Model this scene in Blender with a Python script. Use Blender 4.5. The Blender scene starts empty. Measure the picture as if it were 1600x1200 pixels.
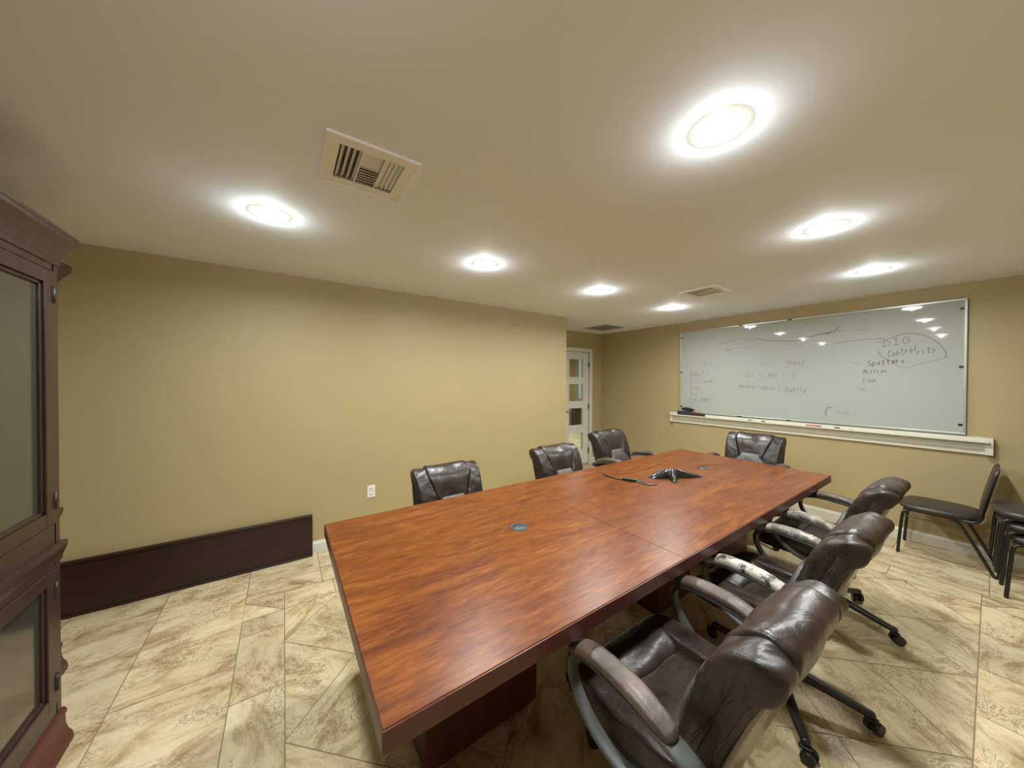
import bpy, bmesh, math, random
from mathutils import Vector, Matrix, noise
random.seed(7)
PI = math.pi
SC = bpy.context.scene
COL = SC.collection

# ------------------------------------------------------------------ camera
YAW, PITCH, ROLL, FPX = 0.96786, -0.00987, 0.00405, 517.59
CAMH = 1.5047
fw = Vector((-math.sin(YAW)*math.cos(PITCH), math.cos(YAW)*math.cos(PITCH), math.sin(PITCH)))
rt = Vector((math.cos(YAW), math.sin(YAW), 0))
up = rt.cross(fw)
rt2 = rt*math.cos(ROLL) + up*math.sin(ROLL)
up2 = -rt*math.sin(ROLL) + up*math.cos(ROLL)
cam_d = bpy.data.cameras.new('camera')
cam_d.sensor_width = 36.0
cam_d.lens = FPX/1600.0*36.0
cam_d.clip_start = 0.02
cam = bpy.data.objects.new('camera', cam_d)
COL.objects.link(cam)
m = Matrix((( rt2.x, up2.x, -fw.x, 0), (rt2.y, up2.y, -fw.y, 0), (rt2.z, up2.z, -fw.z, CAMH), (0, 0, 0, 1)))
cam.matrix_world = m
SC.camera = cam

# ------------------------------------------------------------------ world + exposure
w = bpy.data.worlds.new('world'); SC.world = w; w.use_nodes = True
w.node_tree.nodes['Background'].inputs[0].default_value = (0.9, 0.93, 1.0, 1)
w.node_tree.nodes['Background'].inputs[1].default_value = 0.3
SC.view_settings.view_transform = 'Standard'
SC.view_settings.look = 'None'
SC.view_settings.gamma = 1.0
SC.view_settings.use_curve_mapping = False
SC.view_settings.exposure = 0.36
LAMP_W = 15.0
FILL_W = 4.0
LAMP_COL = (0.94, 1.0, 1.0)

# room numbers
XL, YB, H = -3.342, 4.926, 2.379
XR, YN = 1.25, -1.32          # right wall, near wall (both outside the photo)
XREC, YC = -4.19, 3.208       # recess with the door
T = 0.15

# ------------------------------------------------------------------ materials
def new_mat(name):
    mt = bpy.data.materials.new(name); mt.use_nodes = True
    nt = mt.node_tree
    return mt, nt, nt.nodes['Principled BSDF']
def N(nt, typ, **kw):
    n = nt.nodes.new(typ)
    for k, v in kw.items():
        if hasattr(n, k): setattr(n, k, v)
        else: n.inputs[k].default_value = v
    return n
def setin(n, k, v): n.inputs[k].default_value = v
def plain(name, col, rough=0.5, metal=0.0, coat=0.0, bump=0.0, bscale=60, spec=0.5, var=0.0, vscale=4):
    mt, nt, b = new_mat(name)
    setin(b, 'Base Color', (*col, 1)); setin(b, 'Roughness', rough); setin(b, 'Metallic', metal)
    setin(b, 'Coat Weight', coat); setin(b, 'Specular IOR Level', spec); setin(b, 'Coat Roughness', 0.1)
    tc = N(nt, 'ShaderNodeTexCoord')
    if var > 0:
        nz = N(nt, 'ShaderNodeTexNoise'); setin(nz, 'Scale', vscale); setin(nz, 'Detail', 5)
        nt.links.new(tc.outputs['Object'], nz.inputs['Vector'])
        mx = N(nt, 'ShaderNodeMix', data_type='RGBA')
        mx.inputs[6].default_value = (*[c*(1-var) for c in col], 1)
        mx.inputs[7].default_value = (*[min(1, c*(1+var)) for c in col], 1)
        nt.links.new(nz.outputs['Fac'], mx.inputs[0]); nt.links.new(mx.outputs[2], b.inputs['Base Color'])
    if bump > 0:
        nz = N(nt, 'ShaderNodeTexNoise'); setin(nz, 'Scale', bscale); setin(nz, 'Detail', 4)
        nt.links.new(tc.outputs['Object'], nz.inputs['Vector'])
        bp = N(nt, 'ShaderNodeBump'); setin(bp, 'Strength', bump); setin(bp, 'Distance', 0.004)
        nt.links.new(nz.outputs['Fac'], bp.inputs['Height']); nt.links.new(bp.outputs[0], b.inputs['Normal'])
    return mt
def ramp(nt, stops):
    r = N(nt, 'ShaderNodeValToRGB'); e = r.color_ramp.elements
    while len(e) < len(stops): e.new(0.5)
    for el, (p, c) in zip(e, stops): el.position = p; el.color = (*c, 1)
    return r

def wood(name, stops, rough, stretch=(9, 1.0, 9), scale=2.0, coat=0.0, coatr=0.15, bump=0.03, fine=0.35, spec=0.5):
    mt, nt, b = new_mat(name)
    tc = N(nt, 'ShaderNodeTexCoord'); mp = N(nt, 'ShaderNodeMapping')
    mp.inputs['Scale'].default_value = stretch
    nt.links.new(tc.outputs['Object'], mp.inputs['Vector'])
    n1 = N(nt, 'ShaderNodeTexNoise'); setin(n1, 'Scale', scale); setin(n1, 'Detail', 6); setin(n1, 'Roughness', 0.6); setin(n1, 'Distortion', 1.6)
    n2 = N(nt, 'ShaderNodeTexNoise'); setin(n2, 'Scale', scale*9); setin(n2, 'Detail', 4); setin(n2, 'Distortion', 0.4)
    nt.links.new(mp.outputs[0], n1.inputs['Vector']); nt.links.new(mp.outputs[0], n2.inputs['Vector'])
    mx = N(nt, 'ShaderNodeMath', operation='MULTIPLY_ADD'); mx.inputs[1].default_value = fine
    sb = N(nt, 'ShaderNodeMath', operation='MULTIPLY'); sb.inputs[1].default_value = 1-fine
    nt.links.new(n1.outputs['Fac'], sb.inputs[0]); nt.links.new(n2.outputs['Fac'], mx.inputs[0]); nt.links.new(sb.outputs[0], mx.inputs[2])
    r = ramp(nt, stops); nt.links.new(mx.outputs[0], r.inputs[0]); nt.links.new(r.outputs[0], b.inputs['Base Color'])
    setin(b, 'Roughness', rough); setin(b, 'Coat Weight', coat); setin(b, 'Coat Roughness', coatr); setin(b, 'Specular IOR Level', spec)
    bp = N(nt, 'ShaderNodeBump'); setin(bp, 'Strength', bump); setin(bp, 'Distance', 0.002)
    nt.links.new(n2.outputs['Fac'], bp.inputs['Height']); nt.links.new(bp.outputs[0], b.inputs['Normal'])
    return mt

def leather(name, c1, c2, rough=0.36, worn=None):
    mt, nt, b = new_mat(name)
    tc = N(nt, 'ShaderNodeTexCoord')
    n1 = N(nt, 'ShaderNodeTexNoise'); setin(n1, 'Scale', 7); setin(n1, 'Detail', 6); setin(n1, 'Roughness', 0.65)
    nt.links.new(tc.outputs['Object'], n1.inputs['Vector'])
    r = ramp(nt, [(0.35, c1), (0.68, c2)]); nt.links.new(n1.outputs['Fac'], r.inputs[0])
    out = r.outputs[0]
    if worn:
        n3 = N(nt, 'ShaderNodeTexNoise'); setin(n3, 'Scale', 16); setin(n3, 'Detail', 8); setin(n3, 'Roughness', 0.7)
        nt.links.new(tc.outputs['Object'], n3.inputs['Vector'])
        r3 = ramp(nt, [(worn[1], (0, 0, 0)), (worn[1]+0.04, (1, 1, 1))]); nt.links.new(n3.outputs['Fac'], r3.inputs[0])
        mx = N(nt, 'ShaderNodeMix', data_type='RGBA'); nt.links.new(r3.outputs[0], mx.inputs[0]); nt.links.new(out, mx.inputs[6])
        mx.inputs[7].default_value = (*worn[0], 1); out = mx.outputs[2]
    nt.links.new(out, b.inputs['Base Color'])
    setin(b, 'Roughness', rough)
    n2 = N(nt, 'ShaderNodeTexNoise'); setin(n2, 'Scale', 9); setin(n2, 'Detail', 5); setin(n2, 'Distortion', 1.5)
    v = N(nt, 'ShaderNodeTexVoronoi'); setin(v, 'Scale', 260)
    nt.links.new(tc.outputs['Object'], n2.inputs['Vector']); nt.links.new(tc.outputs['Object'], v.inputs['Vector'])
    b1 = N(nt, 'ShaderNodeBump'); setin(b1, 'Strength', 0.5); setin(b1, 'Distance', 0.008)
    b2 = N(nt, 'ShaderNodeBump'); setin(b2, 'Strength', 0.15); setin(b2, 'Distance', 0.001)
    nt.links.new(n2.outputs['Fac'], b1.inputs['Height']); nt.links.new(v.outputs['Distance'], b2.inputs['Height'])
    nt.links.new(b1.outputs[0], b2.inputs['Normal']); nt.links.new(b2.outputs[0], b.inputs['Normal'])
    return mt

M = {}
M['wall'] = plain('tan_wall_paint', (0.408, 0.314, 0.152), 0.55, bump=0.12, bscale=90, var=0.03, vscale=1.5)
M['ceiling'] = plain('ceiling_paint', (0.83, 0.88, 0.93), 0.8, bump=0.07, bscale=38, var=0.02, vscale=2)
M['white'] = plain('white_trim_paint', (0.66, 0.63, 0.52), 0.4)
M['door_white'] = plain('white_door_paint', (0.66, 0.65, 0.56), 0.35)
M['plastic_white'] = plain('white_plastic', (0.72, 0.70, 0.62), 0.35)
M['vent'] = plain('vent_enamel', (0.86, 0.87, 0.84), 0.4)
M['dark_duct'] = plain('duct_dark', (0.05, 0.05, 0.045), 0.7)
M['duct_grey'] = plain('vent_grey', (0.34, 0.36, 0.34), 0.5)
M['grille_grey'] = plain('grille_grey', (0.55, 0.58, 0.55), 0.5)
M['black_plastic'] = plain('black_plastic', (0.014, 0.013, 0.013), 0.38, bump=0.05, bscale=200)
M['grey_plastic'] = plain('grey_arm_plastic', (0.075, 0.078, 0.075), 0.42)
M['black_metal'] = plain('black_metal_tube', (0.010, 0.010, 0.010), 0.3)
M['black_vinyl'] = plain('black_vinyl', (0.035, 0.026, 0.020), 0.42, bump=0.1, bscale=150)
M['chrome'] = plain('chrome', (0.5, 0.5, 0.5), 0.2, 1.0)
M['hinge'] = plain('dark_hinge', (0.014, 0.012, 0.010), 0.45)
M['alu'] = plain('aluminium_frame', (0.50, 0.52, 0.48), 0.35, 0.6)
M['board'] = plain('whiteboard_enamel', (0.40, 0.415, 0.37), 0.03, coat=0.0, spec=0.5)
M['ink_dark'] = plain('ink_grey', (0.13, 0.12, 0.12), 0.6)
M['ink_faint'] = plain('ink_faint', (0.255, 0.24, 0.225), 0.6)
M['ink_red'] = plain('ink_maroon', (0.20, 0.10, 0.09), 0.6)
M['board_blue'] = plain('board_smudge', (0.50, 0.58, 0.55), 0.06)
M['red'] = plain('red_marker', (0.55, 0.06, 0.05), 0.35)
M['orange'] = plain('orange_marker', (0.65, 0.20, 0.03), 0.35)
M['green'] = plain('green_marker', (0.12, 0.22, 0.08), 0.35)
M['felt'] = plain('eraser_felt', (0.03, 0.03, 0.032), 0.9)
M['grommet'] = plain('grommet_grey', (0.045, 0.050, 0.050), 0.4)
M['black_hole'] = plain('grommet_opening', (0.006, 0.006, 0.006), 0.6)
M['phone'] = plain('glossy_black_plastic', (0.011, 0.012, 0.012), 0.28, coat=0.15, bump=0.2, bscale=18)
M['phone_grey'] = plain('phone_key_grey', (0.11, 0.11, 0.11), 0.6)
M['grout'] = plain('grout', (0.24, 0.19, 0.115), 0.8)
M['table'] = wood('cherry_laminate', [(0.30, (0.052, 0.011, 0.002)), (0.42, (0.105, 0.024, 0.003)), (0.54, (0.165, 0.043, 0.005)), (0.70, (0.26, 0.086, 0.010))],
                  0.34, (6.5, 1.0, 6.5), 1.6, coat=0.0, coatr=0.22, fine=0.45, spec=0.30)
M['table_edge'] = plain('cherry_edge_band', (0.085, 0.022, 0.013), 0.35)
M['pedestal'] = wood('cherry_pedestal', [(0.3, (0.035, 0.010, 0.005)), (0.7, (0.115, 0.030, 0.012))], 0.35, (9, 9, 0.8), 1.6)
M['espresso'] = wood('espresso_wood', [(0.3, (0.012, 0.0055, 0.0035)), (0.7, (0.032, 0.012, 0.007))], 0.4, (6, 1, 6), 2.5)
M['mahogany'] = wood('dark_mahogany', [(0.3, (0.020, 0.011, 0.0075)), (0.7, (0.044, 0.024, 0.016))], 0.34, (8, 8, 0.7), 2.0)
M['red_base'] = wood('red_glow_wood', [(0.3, (0.036, 0.006, 0.006)), (0.7, (0.10, 0.011, 0.012))], 0.4, (2, 9, 9), 2.0)  # red glow at the cabinet foot, painted into the wood colour
M['leather'] = leather('brown_leather', (0.014, 0.009, 0.0075), (0.034, 0.022, 0.018))
M['leather_red'] = leather('worn_brown_leather', (0.017, 0.010, 0.008), (0.046, 0.028, 0.022), 0.32)
M['leather_grey'] = leather('grey_brown_leather', (0.050, 0.044, 0.038), (0.085, 0.075, 0.066), 0.42)
M['arm_pad'] = leather('arm_pad_leather', (0.050, 0.034, 0.024), (0.150, 0.108, 0.078), 0.42)
M['arm_pad_peeled'] = leather('arm_pad_peeled', (0.03, 0.024, 0.02), (0.06, 0.05, 0.04), 0.5, worn=((0.42, 0.40, 0.33), 0.43))
M['arm_pad_half'] = leather('arm_pad_half_peeled', (0.10, 0.08, 0.06), (0.22, 0.19, 0.145), 0.5, worn=((0.40, 0.37, 0.29), 0.50))
M['back_shell'] = plain('rear_panel_floor_sheen', (0.15, 0.105, 0.060), 0.30, coat=0.4, bump=0.05, bscale=60)  # tan tone carries the pale floor's reflection, painted in

mt, nt, b = new_mat('lamp_lens')
setin(b, 'Base Color', (1, 1, 1, 1)); setin(b, 'Emission Color', (1, 0.97, 0.90, 1)); setin(b, 'Emission Strength', 14.0)
M['lens'] = mt
mt, nt, b = new_mat('clear_glass')
for n_ in list(nt.nodes):
    if n_.type == 'BSDF_PRINCIPLED': nt.nodes.remove(n_)
tr = N(nt, 'ShaderNodeBsdfTransparent'); gl = N(nt, 'ShaderNodeBsdfGlossy'); setin(gl, 'Roughness', 0.03)
tr.inputs[0].default_value = (0.93, 0.96, 0.94, 1)
mxs = N(nt, 'ShaderNodeMixShader'); mxs.inputs[0].default_value = 0.06
nt.links.new(tr.outputs[0], mxs.inputs[1]); nt.links.new(gl.outputs[0], mxs.inputs[2])
nt.links.new(mxs.outputs[0], nt.nodes['Material Output'].inputs[0])
M['glass'] = mt
M['cabinet_glass'] = plain('tinted_cabinet_glass', (0.040, 0.038, 0.028), 0.14, spec=0.6, coat=0.35)
mt, nt, b = new_mat('window_daylight')
setin(b, 'Base Color', (0.2, 0.3, 0.36, 1)); setin(b, 'Emission Color', (0.45, 0.62, 0.72, 1)); setin(b, 'Emission Strength', 0.30)
M['daylight'] = mt

def floor_mat():
    mt, nt, b = new_mat('travertine_tile')
    tc = N(nt, 'ShaderNodeTexCoord')
    at = N(nt, 'ShaderNodeAttribute'); at.attribute_name = 'tile'      # r,g: random offset, b: rotation choice
    sx = N(nt, 'ShaderNodeSeparateColor'); nt.links.new(at.outputs['Color'], sx.inputs[0])
    ang = N(nt, 'ShaderNodeMath', operation='MULTIPLY'); ang.inputs[1].default_value = PI
    nt.links.new(sx.outputs['Blue'], ang.inputs[0])
    rot = N(nt, 'ShaderNodeVectorRotate', rotation_type='Z_AXIS')
    nt.links.new(tc.outputs['Object'], rot.inputs['Vector']); nt.links.new(ang.outputs[0], rot.inputs['Angle'])
    off = N(nt, 'ShaderNodeCombineXYZ')
    for i, ch in enumerate(('Red', 'Green')):
        mu = N(nt, 'ShaderNodeMath', operation='MULTIPLY'); mu.inputs[1].default_value = 60
        nt.links.new(sx.outputs[ch], mu.inputs[0]); nt.links.new(mu.outputs[0], off.inputs[i])
    ad = N(nt, 'ShaderNodeVectorMath', operation='ADD')
    nt.links.new(rot.outputs[0], ad.inputs[0]); nt.links.new(off.outputs[0], ad.inputs[1])
    mp = N(nt, 'ShaderNodeMapping'); mp.inputs['Scale'].default_value = (5.0, 2.3, 1)
    nt.links.new(ad.outputs[0], mp.inputs['Vector'])
    n1 = N(nt, 'ShaderNodeTexNoise'); setin(n1, 'Scale', 1.5); setin(n1, 'Detail', 10); setin(n1, 'Roughness', 0.72); setin(n1, 'Distortion', 0.8)
    nt.links.new(mp.outputs[0], n1.inputs['Vector'])
    r = ramp(nt, [(0.30, (0.27, 0.175, 0.085)), (0.42, (0.48, 0.35, 0.190)), (0.50, (0.65, 0.52, 0.315)), (0.62, (0.74, 0.62, 0.400)), (0.75, (0.62, 0.47, 0.275))])
    nt.links.new(n1.outputs['Fac'], r.inputs[0])
    # crinkled dark veins gathered in clusters
    n2 = N(nt, 'ShaderNodeTexNoise'); setin(n2, 'Scale', 4.5); setin(n2, 'Detail', 8); setin(n2, 'Roughness', 0.66); setin(n2, 'Distortion', 2.2)
    nt.links.new(mp.outputs[0], n2.inputs['Vector'])
    r2 = ramp(nt, [(0.45, (0, 0, 0)), (0.485, (1, 1, 1)), (0.52, (0, 0, 0))]); nt.links.new(n2.outputs['Fac'], r2.inputs[0])
    n3 = N(nt, 'ShaderNodeTexNoise'); setin(n3, 'Scale', 1.3); setin(n3, 'Detail', 3)
    nt.links.new(mp.outputs[0], n3.inputs['Vector'])
    r3 = ramp(nt, [(0.44, (0, 0, 0)), (0.58, (0.95, 0.95, 0.95))]); nt.links.new(n3.outputs['Fac'], r3.inputs[0])
    mu = N(nt, 'ShaderNodeMath', operation='MULTIPLY'); nt.links.new(r2.outputs[0], mu.inputs[0]); nt.links.new(r3.outputs[0], mu.inputs[1])
    mx = N(nt, 'ShaderNodeMix', data_type='RGBA'); mx.inputs[7].default_value = (0.20, 0.115, 0.050, 1)
    nt.links.new(mu.outputs[0], mx.inputs[0]); nt.links.new(r.outputs[0], mx.inputs[6])
    # tile to tile tint
    hs = N(nt, 'ShaderNodeMix', data_type='RGBA', blend_type='MULTIPLY'); hs.inputs[0].default_value = 1
    tr_ = ramp(nt, [(0.0, (0.80, 0.80, 0.80)), (0.5, (1.0, 0.98, 0.95)), (1.0, (0.90, 0.94, 0.92))]); nt.links.new(sx.outputs['Green'], tr_.inputs[0])
    nt.links.new(mx.outputs[2], hs.inputs[6]); nt.links.new(tr_.outputs[0], hs.inputs[7])
    nt.links.new(hs.outputs[2], b.inputs['Base Color'])
    setin(b, 'Roughness', 0.42)
    bp = N(nt, 'ShaderNodeBump'); setin(bp, 'Strength', 0.15); setin(bp, 'Distance', 0.003)
    nt.links.new(n1.outputs['Fac'], bp.inputs['Height']); nt.links.new(bp.outputs[0], b.inputs['Normal'])
    return mt
M['tile'] = floor_mat()

# ------------------------------------------------------------------ mesh helpers
def make(name, bm, mat, parent=None, smooth=False, loc=None):
    me = bpy.data.meshes.new(name)
    bmesh.ops.recalc_face_normals(bm, faces=bm.faces)
    bm.to_mesh(me); bm.free()
    if smooth:
        for p in me.polygons: p.use_smooth = True
    mats = mat if isinstance(mat, (list, tuple)) else [mat]
    for mm in mats: me.materials.append(mm)
    o = bpy.data.objects.new(name, me); COL.objects.link(o)
    if parent: o.parent = parent
    if loc: o.location = loc
    return o
def empty(name, loc=(0, 0, 0), rz=0.0):
    o = bpy.data.objects.new(name, None); COL.objects.link(o)
    o.location = loc; o.rotation_euler = (0, 0, rz); o.empty_display_size = 0.1
    return o
def tag(o, label=None, cat=None, group=None, kind=None):
    if label: o['label'] = label
    if cat: o['category'] = cat
    if group: o['group'] = group
    if kind: o['kind'] = kind
    return o
def struct(o): o['kind'] = 'structure'; return o
def box(bm, x0, x1, y0, y1, z0, z1, bev=0.0, seg=2, rot=None, mi=0):
    g = bmesh.new()
    bmesh.ops.create_cube(g, size=1)
    cx, cy, cz = (x0+x1)/2, (y0+y1)/2, (z0+z1)/2
    for v in g.verts: v.co = Vector((v.co.x*(x1-x0), v.co.y*(y1-y0), v.co.z*(z1-z0)))
    if bev > 0: bmesh.ops.bevel(g, geom=list(g.edges), offset=bev, segments=seg, affect='EDGES', profile=0.5)
    mtx = Matrix.Translation((cx, cy, cz))
    if rot is not None: mtx = mtx @ rot
    merge(bm, g, mtx, mi)
def merge(bm, g, mtx=None, mi=0):
    mp = {}
    for v in g.verts: mp[v] = bm.verts.new(mtx @ v.co if mtx is not None else v.co)
    for f in g.faces:
        try:
            nf = bm.faces.new([mp[v] for v in f.verts]); nf.smooth = f.smooth; nf.material_index = mi
        except ValueError: pass
    g.free()
def cyl(bm, p0, p1, r0, r1=None, n=16, cap=True, mi=0):
    r1 = r0 if r1 is None else r1
    p0, p1 = Vector(p0), Vector(p1); d = (p1-p0).normalized()
    a = d.orthogonal().normalized(); b_ = d.cross(a)
    A = [bm.verts.new(p0+(a*math.cos(2*PI*i/n)+b_*math.sin(2*PI*i/n))*r0) for i in range(n)]
    B = [bm.verts.new(p1+(a*math.cos(2*PI*i/n)+b_*math.sin(2*PI*i/n))*r1) for i in range(n)]
    for i in range(n):
        f = bm.faces.new((A[i], A[(i+1) % n], B[(i+1) % n], B[i])); f.smooth = True; f.material_index = mi
    if cap:
        for R in (A[::-1], B):
            f = bm.faces.new(R); f.material_index = mi
def lathe(bm, prof, n=32, c=(0, 0, 0), mi=0):
    rings = []
    for r, z in prof:
        rings.append([bm.verts.new((c[0]+r*math.cos(2*PI*i/n), c[1]+r*math.sin(2*PI*i/n), c[2]+z)) for i in range(n)] if r > 1e-6 else [bm.verts.new((c[0], c[1], c[2]+z))])
    for a, b_ in zip(rings, rings[1:]):
        for i in range(n):
            j = (i+1) % n
            if len(a) == 1 and len(b_) == 1: continue
            if len(a) == 1: f = bm.faces.new((a[0], b_[i], b_[j]))
            elif len(b_) == 1: f = bm.faces.new((a[i], a[j], b_[0]))
            else: f = bm.faces.new((a[i], a[j], b_[j], b_[i]))
            f.smooth = True; f.material_index = mi
def cr(pts, n, closed=False):
    """Catmull-Rom through tuples of any length"""
    P = [tuple(p) for p in pts]; L = len(P); out = []
    segs = L if closed else L-1
    for s in range(segs):
        if closed: a, b_, c, d = P[(s-1) % L], P[s], P[(s+1) % L], P[(s+2) % L]
        else: a, b_, c, d = P[max(s-1, 0)], P[s], P[s+1], P[min(s+2, L-1)]
        for k in range(n):
            t = k/n
            out.append(tuple(0.5*((2*b_[i])+(-a[i]+c[i])*t+(2*a[i]-5*b_[i]+4*c[i]-d[i])*t*t+(-a[i]+3*b_[i]-3*c[i]+d[i])*t**3) for i in range(len(b_))))
    if not closed: out.append(P[-1])
    return out
def sweep(bm, pts, side=None, n=14, ex=2.0, sub=5, cap_round=True):
    """pts: (x,y,z,half_width,half_height); superellipse section; side: fixed width axis"""
    Q = cr(pts, sub)
    rings = []
    m_ = len(Q)
    for i, q_ in enumerate(Q):
        p = Vector(q_[:3]); a = Vector(Q[max(i-1, 0)][:3]); b_ = Vector(Q[min(i+1, m_-1)][:3]); t = (b_-a).normalized()
        if side is not None: s = Vector(side)
        else:
            s = t.cross(Vector((0, 0, 1)))
            if s.length < 1e-3: s = Vector((1, 0, 0))
        s = (s - t*s.dot(t)).normalized(); u = t.cross(s)
        k = 1.0
        ring = []
        for j in range(n):
            th = 2*PI*j/n; c, sn = math.cos(th), math.sin(th)
            x = math.copysign(abs(c)**(2/ex), c)*q_[3]*k; y = math.copysign(abs(sn)**(2/ex), sn)*q_[4]*k
            ring.append((s*x+u*y))
        rings.append((p, ring, t))
    allr = []
    if cap_round:
        p, ring, t = rings[0]; hw = min(Q[0][3], Q[0][4])
        for a in (80, 50, 22): allr.append([bm.verts.new(p - t*hw*math.sin(math.radians(a)) + v*math.cos(math.radians(a))) for v in ring])
    for p, ring, t in rings: allr.append([bm.verts.new(p+v) for v in ring])
    if cap_round:
        p, ring, t = rings[-1]; hw = min(Q[-1][3], Q[-1][4])
        for a in (22, 50, 80): allr.append([bm.verts.new(p + t*hw*math.sin(math.radians(a)) + v*math.cos(math.radians(a))) for v in ring])
    for A, B in zip(allr, allr[1:]):
        for j in range(n):
            f = bm.faces.new((A[j], A[(j+1) % n], B[(j+1) % n], B[j])); f.smooth = True
    bm.faces.new(allr[0][::-1]).smooth = True; bm.faces.new(allr[-1]).smooth = True
def cushion(bm, sec, xf, ns=22, sub=5, ends=(0.16, 0.16), pleat=0.0, pf=60, pz=0.0, seed=0, wr=0.004, endk=2.4, slant=None):
    """closed YZ section lofted along x; xf(s, y, z) -> x for s in [-1,1]; ends shrink towards the centroid"""
    S = cr(sec, sub, closed=True)
    cy = sum(p[0] for p in S)/len(S); cz = sum(p[1] for p in S)/len(S)
    sl_c = sum(p[0]-slant(p[1]) for p in S)/len(S) if slant else 0
    rings = []
    svals = [-math.cos(PI*i/ns) for i in range(ns+1)]
    for s in svals:
        e = ends[0] if s < 0 else ends[1]
        d = 1-abs(s)
        k = 1.0 if d >= e else max(0.0, 1-((e-d)/e)**endk)**(1/endk)
        k = max(k, 0.02)
        ring = []
        for (y, z) in S:
            if slant:
                zz = cz+(z-cz)*(0.86+0.14*k); oc = sl_c; yy = slant(zz)+oc+((y-slant(z))-oc)*(0.40+0.60*k)
            else: yy = cy+(y-cy)*(0.35+0.65*k); zz = cz+(z-cz)*(0.72+0.28*k)
            if k < 0.05: pass
            ang = math.atan2(z-cz, y-cy)
            x = xf(s, y, z)
            amp = pleat*(0.5+0.5*abs(s))*math.sin(pf*(ang if pz == 0 else z*pz)+3*s+seed)
            nv = noise.noise(Vector((x*9+seed, yy*9, zz*9)))*wr*2 + noise.noise(Vector((x*30+seed, yy*30, zz*30)))*wr*0.5
            ccy = slant(zz)+sl_c if slant else cy
            r = Vector((0, yy-ccy, (zz-cz)*(0.25 if slant else 1))); L_ = r.length or 1; full = Vector((0, yy-cy, zz-cz)); r0 = r.copy()
            r = full + r0*((amp+nv)/L_)
            ring.append(bm.verts.new((x, cy+r.y, cz+r.z)))
        rings.append(ring)
    n = len(S)
    for A, B in zip(rings, rings[1:]):
        for j in range(n):
            f = bm.faces.new((A[j], A[(j+1) % n], B[(j+1) % n], B[j])); f.smooth = True
    for ring, sg in ((rings[0], -1), (rings[-1], 1)):
        # domed, gathered end
        c = Vector((0, 0, 0))
        for v in ring: c += v.co
        c /= n
        prev = ring
        for q_ in (0.72, 0.42, 0.16):
            cur = []
            for j, v in enumerate(ring):
                p = c+(v.co-c)*q_
                p.x += sg*(1-q_)*0.012 + sg*0.002*math.sin(j*1.9+seed)*(q_)
                cur.append(bm.verts.new(p))
            for j in range(n):
                f = bm.faces.new((prev[j], prev[(j+1) % n], cur[(j+1) % n], cur[j])); f.smooth = True
            prev = cur
        bm.faces.new(prev).smooth = True
def clip_poly(poly, x0, x1, y0, y1):
    for ax, lim, sg in ((0, x0, 1), (0, x1, -1), (1, y0, 1), (1, y1, -1)):
        out = []
        for i in range(len(poly)):
            a, b_ = poly[i], poly[(i+1) % len(poly)]
            ia, ib = sg*(a[ax]-lim) >= 0, sg*(b_[ax]-lim) >= 0
            if ia: out.append(a)
            if ia != ib:
                t = (lim-a[ax])/(b_[ax]-a[ax]); out.append((a[0]+(b_[0]-a[0])*t, a[1]+(b_[1]-a[1])*t))
        poly = out
        if len(poly) < 3: return []
    return poly
def copy_tree(o, parent=None):
    c = o.copy(); COL.objects.link(c); c.parent = parent
    for ch in list(KIDS.get(o.name, [])):
        copy_tree(ch, c)
    return c
KIDS = {}
def scan():
    KIDS.clear()
    for o in bpy.data.objects:
        if o.parent: KIDS.setdefault(o.parent.name, []).append(o)

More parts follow.
